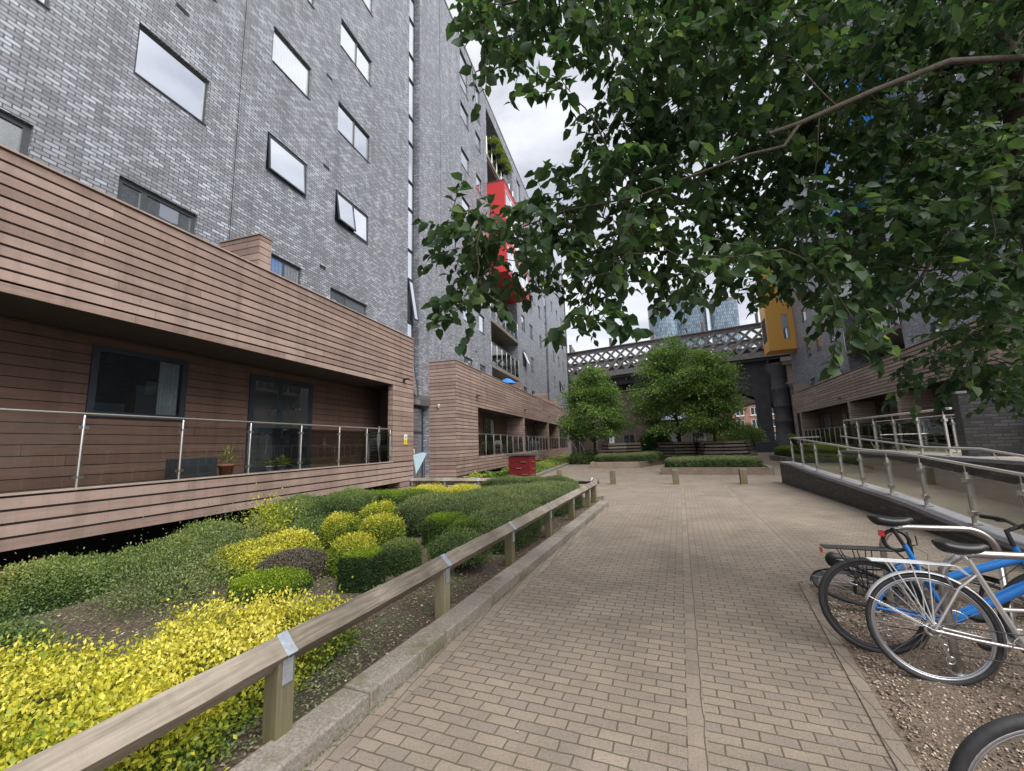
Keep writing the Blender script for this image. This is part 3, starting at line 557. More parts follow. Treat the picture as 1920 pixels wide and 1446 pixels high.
def window(B, u0, u1, z0, z1, mull=(), open_=None, pane='pane_sky', fr='frame', depth=.11, name='window', fw_=.055, w=0.0, trans=(), sub=None):
    m = MB(); x0, x1 = w-depth, w-depth+.05
    m.box(x0, x1, u0, u1, z0, z0+fw_); m.box(x0, x1, u0, u1, z1-fw_, z1)
    m.box(x0, x1, u0, u0+fw_, z0+fw_, z1-fw_); m.box(x0, x1, u1-fw_, u1, z0+fw_, z1-fw_)
    for q in mull: m.box(x0, x1, q-fw_*.6, q+fw_*.6, z0+fw_, z1-fw_)
    for q in trans: m.box(x0+.001, x1-.001, u0+fw_, u1-fw_, q-fw_*.6, q+fw_*.6)
    if name == 'window': m.box(x0, w+.025, u0+.005, u1-.005, z0+.001, z0+.028)
    o = m.build(name, M[fr], B)
    cuts = [u0+fw_, *mull, u1-fw_]; g_ = MB(); k_ = MB(); has = False
    for i, (a, b) in enumerate(zip(cuts, cuts[1:])):
        if open_ is not None and i in open_:
            H = z1-z0-2*fw_; an = rad(open_[i]); ox = w-depth+.055; oz = z1-fw_
            A = Vector((0, 1, 0)); D = Vector((math.sin(an), 0, -math.cos(an))); Nn = Vector((math.cos(an), 0, math.sin(an)))
            base = Vector((ox, 0, oz))
            def bx(ua, ub, da, db, t0, t1, mm): mm.obox(base+A*(ua+ub)/2+D*(da+db)/2+Nn*(t0+t1)/2, A*(ub-ua)/2, D*(db-da)/2, Nn*(t1-t0)/2)
            f2 = .05; has = True
            bx(a, b, 0, f2, 0, .045, k_); bx(a, b, H-f2, H, 0, .045, k_); bx(a, a+f2, f2, H-f2, 0, .045, k_); bx(b-f2, b, f2, H-f2, 0, .045, k_)
            q = [base+A*a_+D*d_+Nn*.03 for a_, d_ in ((a+f2, f2), (a+f2, H-f2), (b-f2, H-f2), (b-f2, f2))]
            g_.face(q)
            k_.face([(x0+.006, a, z0+fw_), (x0+.006, b, z0+fw_), (x0+.006, b, z1-fw_), (x0+.006, a, z1-fw_)])
        else:
            xx_ = x0+.022+random.uniform(-.002, .002)
            g_.face([(xx_, a, z0+fw_), (xx_, b, z0+fw_), (xx_, b, z1-fw_), (xx_, a, z1-fw_)])
    g_.build('pane', M[pane], o)
    if has: k_.build('sash', M['frame_dk'], o)
    return o
def balustrade(B, w, u0, u1, zb, zt, step, clamps=True, r=.02, glass='glass', name='balustrade', posts=None, top='steel', panel=True, endp=True):
    m = MB(); m.tube([(w, u0, zt), (w, u1, zt)], r, 8)
    o = m.build(name, M[top], B)
    n_ = max(1, round((u1-u0)/step)); us = posts if posts else [u0+(u1-u0)*i/n_ for i in range(n_+1)]
    if not endp: us = us[1:-1]
    for q in us:
        p_ = MB(); p_.tube([(w, q, zb-.02), (w, q, zt-.05), (w, q, zt-.02)], [r*.95, r*.95, r*.4], 8)
        if clamps:
            for zz_ in (zb+.16, zt-.2): p_.box(w-.016, w+.016, q-.06, q+.06, zz_-.022, zz_+.022); 
        p_.build('post', M[top], o)
    if panel:
        al = [u0]+[q for q in us if u0+.1 < q < u1-.1]+[u1]
        for a, b in zip(al, al[1:]):
            g_ = MB(); g_.box(w-.005, w+.005, a+.035, b-.035, zb+.05, zt-.1); g_.build('glass_panel', M[glass], o)
    return o

# ------------------------------------------------------------------ left apartment block
XB, XC = -8.96, 1.36
LB = thing('apartment_building', 'tall grey glazed-brick apartment block on the left with brown plank cladding and a red bay', 'building', (XB, 0, 0))
holes = []; wins = []
def W_(u0, u1, z0, z1, **kw): holes.append((u0, u1, z0, z1)); wins.append((u0, u1, z0, z1, kw))
HEADS = [10.36, 13.7, 17.06, 20.3, 23.55]
# near columns
for i, h in enumerate(HEADS):
    W_(4.77, 6.21, h-1.18, h, pane='pane_curtain' if i == 1 else 'pane_sky')
    W_(7.82, 9.24, h-1.16, h, open_={0: 4.5} if i == 0 else None, pane='pane_curtain' if i == 1 else 'pane_sky')
    W_(10.5, 12.3, h-1.17, h, mull=(11.42,), open_={0: 9, 1: 2} if i == 0 else None)
    W_(2.1, 3.55, h-1.18, h)
    W_(-1.2, .3, h-1.18, h)
W_(8.0, 9.22, 5.2, 6.97, pane='pane_curtain', mull=(8.62,)); W_(10.42, 12.32, 4.9, 6.87, mull=(11.2,), pane='pane_mid')
W_(4.74, 6.2, 4.9, 6.95, mull=(5.2,), pane='pane_mid', fr='frame', fw_=.09); W_(1.9, 3.57, 4.9, 7.02, pane='pane_mid', fw_=.09)
# beyond the slot
for u0, u1 in ((21.36, 22.72), (23.95, 25.02)):
    W_(u0, u1, 24.55, 27.35, trans=(25.6,), pane='pane_mid'); W_(u0, u1, 22.3, 23.5, pane='pane_mid')
    for h in (20.23, 16.95, 13.55, 10.2): W_(u0, u1, h-1.2, h)
    W_(u0, u1, 5.6, 6.85, pane='pane_mid')
for j, (u0, u1) in enumerate(((35.0, 36.3), (38.1, 39.4), (42.6, 43.7), (50.6, 51.7), (54.5, 55.6), (58.2, 59.4))):
    for i, h in enumerate((6.85, 10.2, 13.55, 16.95, 20.23, 23.5)):
        op = {0: 20} if (i+j*2) % 4 == 1 and i > 0 else None
        if (i*3+j) % 7 == 5: continue
        W_(u0, u1, h-1.45, h, open_=op, pane='pane_mid' if (i+j) % 3 == 0 else 'pane_sky')
    W_(u0, u1, 24.6, 27.2, pane='pane_mid')
LOG = (26.3, 33.5)
holes.append((LOG[0], LOG[1], 5.2, 27.25, 2.0))
SL1, SL2 = (15.12, 15.6), (46.0, 46.9)
holes.append((15.6, 16.15, 3.62, 28.0, .32)); holes.append((46.9, 47.4, 5.7, 28.0, .32))
holes.append((SL1[0], SL1[1], 3.62, 28.0, .1)); holes.append((SL2[0], SL2[1], 5.7, 28.0, .1))
holes.append((15.0, 17.08, .0, 3.55, .5))
mb = MB(); wall(mb, -9, 63, 0, 28.2, holes)
mb.face([(0, 63, 0), (-14, 63, 0), (-14, 63, 28.2), (0, 63, 28.2)]); mb.face([(0, -9, 28.2), (0, 63, 28.2), (-14, 63, 28.2), (-14, -9, 28.2)]); mb.face([(-14, -9, 0), (0, -9, 0), (0, -9, 28.2), (-14, -9, 28.2)])
mb.build('wall', M['brick'], LB)
mb = MB(); mb.box(-.3, .04, -9, 63, 28.2, 28.32); mb.build('parapet_coping', M['steel_dull'], LB)
for u0, u1, z0, z1, kw in wins: window(LB, u0, u1, z0, z1, **kw)
for u in (6.96, 18.45):
    mb = MB(); mb.box(0, .004, u-.008, u+.008, 5.7 if u < 10 else 3.0, 28.1); mb.build('movement_joint', M['void'], LB)
for u, z in ((10.04, 7.38), (10.04, 10.83), (10.02, 14.15), (10.02, 17.5), (5.5, 11.5), (23.3, 7.5)):
    mb = MB(); mb.box(0, .012, u-.13, u+.13, z-.05, z+.05); mb.box(.012, .018, u-.12, u+.12, z-.005, z+.005); mb.build('air_vent', M['black'], LB)
# vertical window slots
for s0, s1 in (SL1, SL2):
    z = 3.75 if s0 < 20 else 5.9; i = 0
    while z < 27.8:
        h = 1.95 if i % 2 == 0 else 1.35
        z2 = min(z+h, 27.95)
        o = window(LB, s0, s1, z, z2, depth=.06, pane='pane_sky', fw_=.04, open_={0: 9} if i in (0, 2) and s0 < 20 else None); z = z2+.02; i += 1
    mb = MB(); mb.box(-.33, -.31, s1-.1, s1+.6, 3.6, 28); mb.build('slot_backing', M['void'], LB)
# entrance door under the slot
mb = MB(); mb.box(-.52, -.46, 14.95, 17.1, 0, 3.55); mb.build('entrance_recess', M['void'], LB)
o = window(LB, 15.05, 17.0, .15, 3.5, mull=(16.0,), trans=(2.35,), pane='pane_mid', fr='frame_dk', depth=.3, name='entrance_door', fw_=.08)
mb = MB(); mb.tube([(-.2, 16.02, 1.0), (-.16, 16.02, 1.0), (-.16, 16.02, 1.6), (-.2, 16.02, 1.6)], .014, 6); mb.build('handle', M['steel'], o)
mb = MB(); mb.box(-.02, .05, 14.9, 17.09, 3.55, 4.0); mb.build('entrance_lintel', M['stone'], LB)
# ---- first cladding block (near)
U0, U1 = -9.0, 13.3; ZD = 1.23; ZS = 3.80; ZT = 5.70
mb = MB()
planks(mb, 'x', XC-.03, U0, U1, ZS, ZT, pitch=.158, t=.03, gap=.033)
planks(mb, 'x', XC-.03, U0, U1, .54, ZD-.01, pitch=.17, t=.03, gap=.033)
planks(mb, 'x', XC-.03, 11.97, U1, ZD, ZS, pitch=.171, t=.03, seg=False)
planks(mb, 'x', XC-.03, 12.45, U1, .02, .54, pitch=.17, t=.03, seg=False)
planks(mb, 'y', 11.97+.02, XC-.2, XC-.03, ZD+.01, ZS, pitch=.171, t=.02, sgn=-1, seg=False)
planks(mb, 'y', U1-.02, .003, XC-.03, .02, ZT, pitch=.158, t=.02, seg=False)
planks(mb, 'y', 12.45+.02, XC-.5, XC-.03, .02, .53, pitch=.17, t=.02, sgn=-1, seg=False)
mb.build('plank_cladding', M['clad'], LB)
mb = MB(); mb.box(XC-.14, XC+.03, U0, U1+.012, ZT-.012, ZT+.016); mb.box(XC-.16, XC+.012, U0, 11.98, ZD-.012, ZD+.012)
mb.build('cladding_cap', M['clad_r'], LB)
mb = MB()   # structure behind the planks: parapet core, deck, soffit
mb.box(XC-.13, XC-.034, U0, U1-.03, ZS+.02, ZT-.02); mb.box(.005, XC-.034, U0, U1-.03, ZS+.01, ZS+.16); mb.box(.005, XC-.034, U0, U1-.03, 1.0, 1.2)
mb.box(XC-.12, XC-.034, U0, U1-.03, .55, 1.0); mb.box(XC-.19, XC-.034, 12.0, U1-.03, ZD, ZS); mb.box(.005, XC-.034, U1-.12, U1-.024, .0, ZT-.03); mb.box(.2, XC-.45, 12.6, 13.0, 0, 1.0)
mb.build('balcony_frame', M['inner'], LB)
mb = MB(); mb.box(.005, .05, U0, 12.4, 0, 1.0); mb.build('undercroft_shade', M['void'], LB)  # near-black sheet before the brick; shade under the deck put into colour
mb = MB(); rh = [(4.62, 6.22, 2.36, 3.62), (7.7, 9.76, 1.2, 3.58)]
planks(mb, 'x', .03, U0, U1-.15, 1.21, ZS+.0, holes=rh, pitch=.171, t=.022, gap=.012)
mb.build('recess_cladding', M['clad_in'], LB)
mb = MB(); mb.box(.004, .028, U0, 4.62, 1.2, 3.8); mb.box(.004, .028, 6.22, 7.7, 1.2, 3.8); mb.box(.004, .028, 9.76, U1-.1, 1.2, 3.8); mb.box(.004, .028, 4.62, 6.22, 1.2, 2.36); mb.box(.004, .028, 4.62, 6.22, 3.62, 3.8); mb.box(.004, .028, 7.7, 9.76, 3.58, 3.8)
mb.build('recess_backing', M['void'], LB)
o = window(LB, 4.62, 6.22, 2.36, 3.62, pane='pane_glass', fr='frame_dk', depth=.02, w=.06, fw_=.1)
mb = MB(); mb.face([(.006, 4.63, 2.37), (.006, 6.21, 2.37), (.006, 6.21, 3.61), (.006, 4.63, 3.61)]); mb.build('dark_room', M['void'], o)
mb = MB(); mb.grid([[(.022+.012*math.sin(i*1.9), 5.72+i*.02, z) for i in range(20)] for z in (2.46, 3.52)]); mb.build('curtain', M['curtain'], o)
mb = MB(); mb.box(.008, .03, 5.35, 5.7, 2.46, 3.0); mb.box(.008, .028, 4.75, 5.2, 2.46, 2.62); mb.build('furniture', M['frame'], o)
o = window(LB, 7.7, 9.76, 1.2, 3.58, mull=(8.62,), trans=(2.2,), pane='pane_dk', fr='frame_dk', depth=.02, w=.06, name='balcony_door', fw_=.13)
mb = MB(); mb.box(.09, .11, 8.7, 8.74, 2.02, 2.32); mb.tube([(.09, 8.72, 2.24), (.14, 8.72, 2.24), (.14, 8.9, 2.24)], .011, 6); mb.build('handle', M['steel'], o)
balustrade(LB, XC-.06, U0, 11.95, ZD, 2.3, 1.4, posts=[-4.3, -2.6, -.9, .8, 2.3, 3.98, 5.36, 6.72, 8.1, 9.45, 10.66, 11.9], r=.021)
mb = MB(); planks(mb, 'y', 6.62, .2, XC-.02, ZT-.3, 6.45, pitch=.158, t=.02, sgn=-1, seg=False); planks(mb, 'x', XC-.03, 6.62, 6.92, ZT+.02, 6.45, pitch=.158, t=.025, seg=False)
mb.box(.2, XC-.03, 6.62, 6.9, ZT-.3, 6.44); mb.box(.18, XC+.01, 6.58, 6.94, 6.45, 6.475); mb.build('terrace_screen', M['clad'], LB)
mb = MB(); mb.box(XC, XC+.018, 12.66, 12.84, 1.97, 2.14); o = mb.build('sign', M['signwhite'], LB); o['label'] = 'small white and yellow warning sign'
mb = MB(); mb.box(XC, XC+.018, 12.66, 12.84, 1.79, 1.966); q = mb.build('sign_plate', M['signyellow'], o)
mb = MB(); mb.box(XC+.018, XC+.02, 12.72, 12.78, 2.0, 2.06); mb.lathe([(.001, 0), (.02, .0), (.02, .002), (.001, .002)], (XC+.02, 12.75, 2.09), 8)
for i in range(3): mb.box(XC+.018, XC+.02, 12.68, 12.81, 1.83+i*.04, 1.842+i*.04)
mb.build('sign_mark', M['black'], o)
def wall_lamp(B, u, z, w=XC):
    m = MB(); m.box(w, w+.03, u-.05, u+.05, z-.05, z+.05); m.tube([(w+.02, u, z), (w+.16, u, z+.04)], .016, 6); m.box(w+.08, w+.2, u-.09, u+.09, z+.02, z+.06); m.build('wall_lamp', M['black'], B)
wall_lamp(LB, 12.6, 4.03)
# ---- second cladding block (beyond the entrance)
V0, V1 = 17.12, 51.2; OP = (19.88, 50.3, 1.14, 3.66)
mb = MB()
planks(mb, 'x', XC-.03, V0, V1, .36, 5.66, holes=[OP], pitch=.1655, t=.03, gap=.03)
planks(mb, 'y', V0+.02, .003, XC-.032, .02, 5.66, pitch=.1655, t=.022, sgn=-1, seg=False, gap=.026)
planks(mb, 'y', V1-.02, .003, XC-.032, .36, 5.66, pitch=.158, t=.022, seg=False)
DV = (29.4, 38.6, 44.5)
for d in DV:
    planks(mb, 'x', XC-.03, d-.17, d+.17, 1.14, 3.66, pitch=.158, t=.026, seg=False)
    planks(mb, 'y', d-.15, .05, XC-.032, 1.14, 3.66, pitch=.158, t=.02, sgn=-1, seg=False)
mb.build('plank_cladding', M['clad'], LB)
mb = MB(); mb.box(-.02, XC+.03, V0-.03, V1, 5.648, 5.676); mb.build('cladding_cap', M['clad_r'], LB)
mb = MB(); mb.box(.005, XC-.034, V0+.024, V1-.03, 3.7, 3.86); mb.box(.005, XC-.034, V0+.024, V1-.03, .95, 1.12); mb.box(.005, XC-.034, V0+.024, OP[0]-.01, 0, 5.64); mb.box(XC-.14, XC-.034, OP[0], V1-.03, 3.87, 5.64); mb.box(XC-.1, XC-.034, OP[0], V1-.03, .37, .95)
for d in DV: mb.box(.06, XC-.034, d-.14, d+.14, 1.13, 3.7)
mb.build('balcony_frame', M['inner'], LB)
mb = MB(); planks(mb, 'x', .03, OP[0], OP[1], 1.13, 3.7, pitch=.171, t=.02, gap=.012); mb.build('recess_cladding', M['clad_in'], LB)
edges = [OP[0], *DV, OP[1]]
for a, b in zip(edges, edges[1:]):
    L = b-a
    window(LB, a+L*.08, a+L*.3, 1.9, 3.5, pane='pane_dk', fr='frame_dk', depth=.02, w=.07, fw_=.08)
    window(LB, a+L*.45, a+L*.68, 1.14, 3.5, mull=(a+L*.57,), pane='pane_dk', fr='frame_dk', depth=.02, w=.07, fw_=.1, name='balcony_door')
    balustrade(LB, XC-.08, a+(.2 if a > 20 else .02), b-.2, 1.16, 2.3, 1.35, clamps=False, r=.019)
for u in (19.7, 29.6, 38.8, 44.6): wall_lamp(LB, u, 4.2)
mb = MB(); mb.lathe([(.001, .0), (.05, .0), (.06, .05), (.06, .09)], (.5, V0-.07, 3.52), 12); mb.lathe([(.055, -.001), (.045, -.045), (.02, -.065), (.001, -.07)], (.5, V0-.07, 3.52), 12); mb.box(.47, .53, V0-.08, V0+.0, 3.6, 3.63); mb.build('security_camera', M['lampwhite'], LB)
for u in (29.0, 38.4, 44.4):
    mb = MB(); planks(mb, 'y', u, .02, XC-.02, 5.4, 6.3 if u < 30 else 6.5, pitch=.158, t=.02, sgn=-1, seg=False); planks(mb, 'x', XC-.06, u, u+.25, 5.68, 6.3 if u < 30 else 6.5, pitch=.158, t=.025, seg=False); mb.box(.0, XC-.06, u, u+.22, 5.4, 6.28 if u < 30 else 6.48)
    mb.build('terrace_screen', M['clad'], LB)
# ---- loggia with balconies and the red bay
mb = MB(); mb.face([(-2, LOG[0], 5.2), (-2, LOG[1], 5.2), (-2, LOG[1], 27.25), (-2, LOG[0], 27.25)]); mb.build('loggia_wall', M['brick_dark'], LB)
def slab(z, w1=.06):
    m = MB(); m.box(-1.995, w1, LOG[0]+.003, LOG[1]-.003, z-.26, z); m.build('balcony_slab', M['concrete'], LB)
for z in (7.3, 10.6, 23.3): slab(z)
for z in (7.3, 10.6, 23.3): balustrade(LB, 0.0, LOG[0]+.03, LOG[1]-.03, z, z+1.55, 1.15, clamps=False, glass='glass_green', r=.022)
for z in (5.4, 7.35, 10.65, 14.0, 17.3, 23.35):
    window(LB, LOG[0]+.8, LOG[1]-2.2, z, z+2.6, mull=(LOG[0]+2.2, LOG[0]+3.6), pane='pane_mid', fr='frame_dk', depth=.02, w=-1.95, fw_=.09, name='balcony_door')
mb = MB(); planks(mb, 'y', LOG[1]-.6, -1.9, 0, 23.05-.8, 23.04, pitch=.16); mb.box(-1.9, -.02, LOG[0]+.01, LOG[1]-.01, 22.9, 23.03); mb.build('loggia_soffit', M['clad'], LB)
RB = (26.15, 32.7, 13.8, 20.8, 1.33)
mb = MB()
a, b, c, d, wv = RB
wall(mb, a, b, c, d, [(a+.35, b-.35, c+.5, 15.9, .08), (a+.35, b-.35, 16.6, d-.5, .08)], .08, wv)
# near cheek with two windows, far cheek, top and soffit
def cheek(m, yy_, s):
    hz = [(-.55, .25, 14.3, 15.6), (-.55, .25, 17.0, 19.9)]
    xs = [-1.7, -.55, .25, wv]; zs = [c, 14.3, 15.6, 17.0, 19.9, d]
    for i in range(3):
        for j in range(5):
            if i == 1 and j in (1, 3): continue
            q = [(xs[i], yy_, zs[j]), (xs[i+1], yy_, zs[j]), (xs[i+1], yy_, zs[j+1]), (xs[i], yy_, zs[j+1])]
            m.face(q if s < 0 else q[::-1])
cheek(mb, a, -1); mb.face([(-1.7, b, c), (wv, b, c), (wv, b, d), (-1.7, b, d)][::-1]); mb.face([(-1.7, a, d), (wv, a, d), (wv, b, d), (-1.7, b, d)]); mb.face([(-1.7, a, c), (wv, a, c), (wv, b, c), (-1.7, b, c)][::-1])
bay = mb.build('red_bay', M['red'], LB)
for z0_, z1_ in ((14.3, 15.6), (17.0, 19.9)):
    m = MB(); m.box(-.55, .25, a+.02, a+.06, z0_, z0_+.08); m.box(-.55, .25, a+.02, a+.06, z1_-.08, z1_); m.box(-.55, -.48, a+.02, a+.06, z0_, z1_); m.box(.17, .25, a+.02, a+.06, z0_, z1_); m.box(-.2, -.13, a+.02, a+.06, z0_, z1_)
    f_ = m.build('bay_window', M['frame'], bay); m = MB(); m.face([(-.55, a+.05, z0_), (.25, a+.05, z0_), (.25, a+.05, z1_), (-.55, a+.05, z1_)]); m.build('pane', M['pane_mid'], bay)
for z0_, z1_ in ((c+.5, 15.9), (16.6, d-.5)):
    m = MB(); L = b-a-.7
    for i in range(5): q = a+.35+L*i/4; m.box(wv-.06, wv+.0, max(q-.04, a+.351), min(q+.04, b-.351), z0_+.001, z1_-.001)
    m.box(wv-.055, wv-.005, a+.355, b-.355, z0_+.002, z0_+.09); m.box(wv-.055, wv-.005, a+.355, b-.355, z1_-.09, z1_-.002); m.build('bay_window', M['white'], bay)
    m = MB(); m.face([(wv-.05, a+.35, z0_), (wv-.05, b-.35, z0_), (wv-.05, b-.35, z1_), (wv-.05, a+.35, z1_)]); m.build('pane', M['pane_sky'], bay)
m = MB(); m.box(-1.7, wv+.03, a-.03, b+.03, d+.002, d+.06); m.build('bay_cap', M['frame'], bay)
# downpipe at the far corner
mb = MB(); mb.tube([(.12, 62.6, 0), (.12, 62.6, 28)], .07, 8); mb.build('downpipe', M['black'], LB)
# ------------------------------------------------------------------ right apartment block (local y runs TOWARDS the camera)
THR = rad(5.9)
RBK = thing('apartment_building', 'grey brick apartment block right of the ramp with yellow and blue bays', 'building', (17.02, 49.73, 0), PI-THR)
holes = []; wins = []
W_cols = [(5.6, 6.9), (8.6, 9.8), (12.0, 13.2), (25.5, 27.0), (29.0, 30.4), (33.2, 34.6)]
for j, (u0, u1) in enumerate(W_cols):
    for i, h in enumerate((6.9, 10.2, 13.6, 16.95, 20.3, 23.6, 26.8)):
        if (i*2+j) % 6 == 5 and i: continue
        if 19 < u1 and u0 < 26 and 13 < h < 24: continue
        W_(u0, u1, h-1.3, h, pane='pane_mid' if (i+j) % 3 == 0 else 'pane_sky')
RL = (15.0, 22.9)
holes.append((RL[0], RL[1], 5.2, 14.9, 2.2))
mb = MB(); wall(mb, 0, 35.5, 0, 28, holes)
mb.face([(0, 0, 0), (0, 0, 28), (-13, 0, 28), (-13, 0, 0)]); mb.face([(-13, 35.5, 0), (-13, 35.5, 28), (0, 35.5, 28), (0, 35.5, 0)]); mb.face([(0, 0, 28), (0, 35.5, 28), (-13, 35.5, 28), (-13, 0, 28)])
mb.build('wall', M['brick'], RBK)
mb = MB(); mb.box(-.3, .04, 0, 35.5, 28, 28.12); mb.build('parapet_coping', M['steel_dull'], RBK)
for u0, u1, z0, z1, kw in wins: window(RBK, u0, u1, z0, z1, **kw)
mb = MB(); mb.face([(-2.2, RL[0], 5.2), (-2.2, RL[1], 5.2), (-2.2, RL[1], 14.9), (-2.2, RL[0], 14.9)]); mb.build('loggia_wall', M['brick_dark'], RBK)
for z in (7.6, 10.95, 14.2):
    m = MB(); m.box(-2.19, .1, RL[0]+.003, RL[1]-.003, z-.22, z); m.build('balcony_slab', M['concrete'], RBK)
    if z < 14: balustrade(RBK, .05, RL[0]+.03, RL[1]-.03, z, z+1.4, 1.0, clamps=False, glass='glass_green', r=.024)
    window(RBK, RL[0]+1, RL[1]-1.5, z-2.4 if z < 8 else z+.02, z-.3 if z < 8 else z+2.4, mull=(RL[0]+2.6, RL[0]+4.2), pane='pane_mid', fr='frame_dk', depth=.02, w=-2.15, fw_=.09, name='balcony_door')
# cladding block
C0, C1 = 4.35, 32.0; OP = (5.2, 31.2, 1.05, 3.78)
mb = MB()
planks(mb, 'x', XC-.03, C0, C1, .3, 5.66, holes=[OP], pitch=.19, t=.03, gap=.042)
planks(mb, 'y', C1-.02, .003, XC-.032, .3, 5.66, pitch=.165, t=.022, seg=False); planks(mb, 'y', C0+.02, .003, XC-.032, .3, 5.66, pitch=.165, t=.022, sgn=-1, seg=False)
RD = (6.4, 18.1, 24.6)
for d in RD:
    planks(mb, 'x', XC-.03, d-.17, d+.17, 1.05, 3.78, pitch=.165, t=.026, seg=False); planks(mb, 'y', d+.15, .05, XC-.032, 1.05, 3.78, pitch=.165, t=.02, seg=False)
mb.build('plank_cladding', M['clad_r'], RBK)
mb = MB(); mb.box(-.02, XC+.03, C0-.01, C1+.01, 5.65, 5.68); mb.build('cladding_cap', M['clad_r'], RBK)
mb = MB(); mb.box(.005, XC-.034, C0+.024, C1-.03, 3.82, 3.98); mb.box(.005, XC-.034, C0+.024, C1-.03, .85, 1.03); mb.box(XC-.14, XC-.034, C0+.03, C1-.03, 3.99, 5.64); mb.box(XC-.1, XC-.034, C0+.03, C1-.03, .31, .85)
mb.box(.01, XC-.034, C0+.03, OP[0]-.01, 0, 5.6); mb.box(.01, XC-.034, OP[1]+.01, C1-.03, 0, 5.6)
for d in RD: mb.box(.06, XC-.034, d-.14, d+.14, 1.04, 3.8)
mb.build('balcony_frame', M['inner'], RBK)
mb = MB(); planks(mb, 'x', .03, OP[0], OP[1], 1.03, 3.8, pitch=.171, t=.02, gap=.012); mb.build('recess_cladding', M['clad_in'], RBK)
edges = [OP[0], *RD, OP[1]]
for a, b in zip(edges, edges[1:]):
    L = b-a
    if L < 2: continue
    window(RBK, a+L*.12, a+L*.3, 1.9, 3.5, pane='pane_dk', fr='frame_dk', depth=.02, w=.07, fw_=.08)
    window(RBK, a+L*.5, a+L*.72, 1.06, 3.5, mull=(a+L*.6,), pane='pane_dk', fr='frame_dk', depth=.02, w=.07, fw_=.1, name='balcony_door')
    balustrade(RBK, XC-.08, a+.2, b-.2, 1.06, 2.2, 1.1, clamps=False, r=.02)
for u in (4.9, 17.0): wall_lamp(RBK, u, 4.1)
for u in (13.6, 5.4):
    mb = MB(); planks(mb, 'y', u, .02, XC-.02, 5.4, 6.6, pitch=.165, t=.02, seg=False); mb.box(.0, XC-.04, u-.22, u-.002, 5.4, 6.58); planks(mb, 'x', XC-.06, u-.24, u, 5.68, 6.6, pitch=.165, t=.025, seg=False)
    mb.build('terrace_screen', M['clad_r'], RBK)
def simple_bay(name, mat_, y0, y1, z0, z1, wv, rows):
    m = MB(); hs = [(y0+.3, y1-.3, a, b, .08) for a, b in rows]
    wall(m, y0, y1, z0, z1, hs, .08, wv)
    xs = [-1.0, wv*.2, wv*.2+.55, wv]; zz = [z0]
    for a, b in rows: zz += [a, b]
    zz.append(z1); ok = set(rows)
    for i in range(3):
        for j in range(len(zz)-1):
            if i == 1 and (zz[j], zz[j+1]) in ok: continue
            m.face([(xs[i], y1, zz[j]), (xs[i], y1, zz[j+1]), (xs[i+1], y1, zz[j+1]), (xs[i+1], y1, zz[j])])
    m.face([(-1, y0, z0), (wv, y0, z0), (wv, y0, z1), (-1, y0, z1)]); m.face([(-1, y0, z1), (wv, y0, z1), (wv, y1, z1), (-1, y1, z1)]); m.face([(-1, y0, z0), (wv, y0, z0), (wv, y1, z0), (-1, y1, z0)][::-1])
    bay = m.build(name, M[mat_], RBK)
    for a, b in rows:
        g_ = MB(); g_.face([(wv-.06, y0+.3, a), (wv-.06, y1-.3, a), (wv-.06, y1-.3, b), (wv-.06, y0+.3, b)]); g_.face([(xs[1], y1-.05, a), (xs[1], y1-.05, b), (xs[2], y1-.05, b), (xs[2], y1-.05, a)]); g_.build('pane', M['pane_mid'], bay)
        f_ = MB()
        for i in range(4): q = y0+.3+(y1-y0-.6)*i/3; f_.box(wv-.055, wv-.0, max(q-.04, y0+.301), min(q+.04, y1-.301), a+.001, b-.001)
        f_.build('bay_window', M['frame'], bay)
simple_bay('yellow_bay', 'yellow', .1, 2.7, 10.5, 20.6, 2.42, [(11.6, 14.2), (15.6, 19.2)])
simple_bay('blue_bay', 'blue_panel', 19.6, 25.2, 15.2, 24.0, 1.5, [(16.2, 18.6), (20.2, 23.0)])

# ------------------------------------------------------------------ access ramp, brick walls and steel balustrades
def wx(y): return 4.55+(y-7.44)*.0548         # outer wall line
def wx2(y): return 6.30+(y-9.8)*.098           # inner wall line
def interp(tab, y):
    for (a, za), (b, zb) in zip(tab, tab[1:]):
        if y <= b: return za+(zb-za)*(max(y, a)-a)/(b-a)
    return tab[-1][1]
TOP = [(-3, .12), (5.2, .12), (7.4, .24), (9.4, .42), (11.2, .50), (14, .62), (16, .75), (17.2, .76)]
RAIL = [(-3, .93), (5.0, .95), (9.5, 1.28), (11.1, 1.31), (16.05, 1.60), (17.1, 1.60)]
ys = [-3, 2, 5.2, 7.4, 9.4, 11.2, 14, 16, 17.2]
def ribbon(name, m, x0f, x1f, zf0, zf1, parent=None):
    mb = MB()
    rows = [[(x0f(y), y, zf0(y)), (x0f(y), y, zf1(y)), (x1f(y), y, zf1(y)), (x1f(y), y, zf0(y))] for y in ys]
    mb.grid(rows, True, False); mb.face(rows[0]); mb.face(rows[-1][::-1]); return mb.build(name, m, parent)
RW = thing('brick_wall', 'low dark brick wall with sloping stone coping along the outer edge of the ramp', 'wall', (0, 0, 0))
ribbon('wall', M['brick_dark'], wx, lambda y: wx(y)+.33, lambda y: -.02, lambda y: interp(TOP, y)-.07, RW)
ribbon('coping', M['coping'], lambda y: wx(y)-.025, lambda y: wx(y)+.355, lambda y: interp(TOP, y)-.069, lambda y: interp(TOP, y), RW)
o = ribbon('ramp', M['ramp'], lambda y: wx(y)+.331, lambda y: wx2(y)-.002, lambda y: -.03, lambda y: interp(TOP, y)-.075); struct(o)
RW2 = thing('brick_wall', 'taller dark brick wall between the ramp and the upper walkway', 'wall', (0, 0, 0))
cap = lambda y: 1.12+.0*y
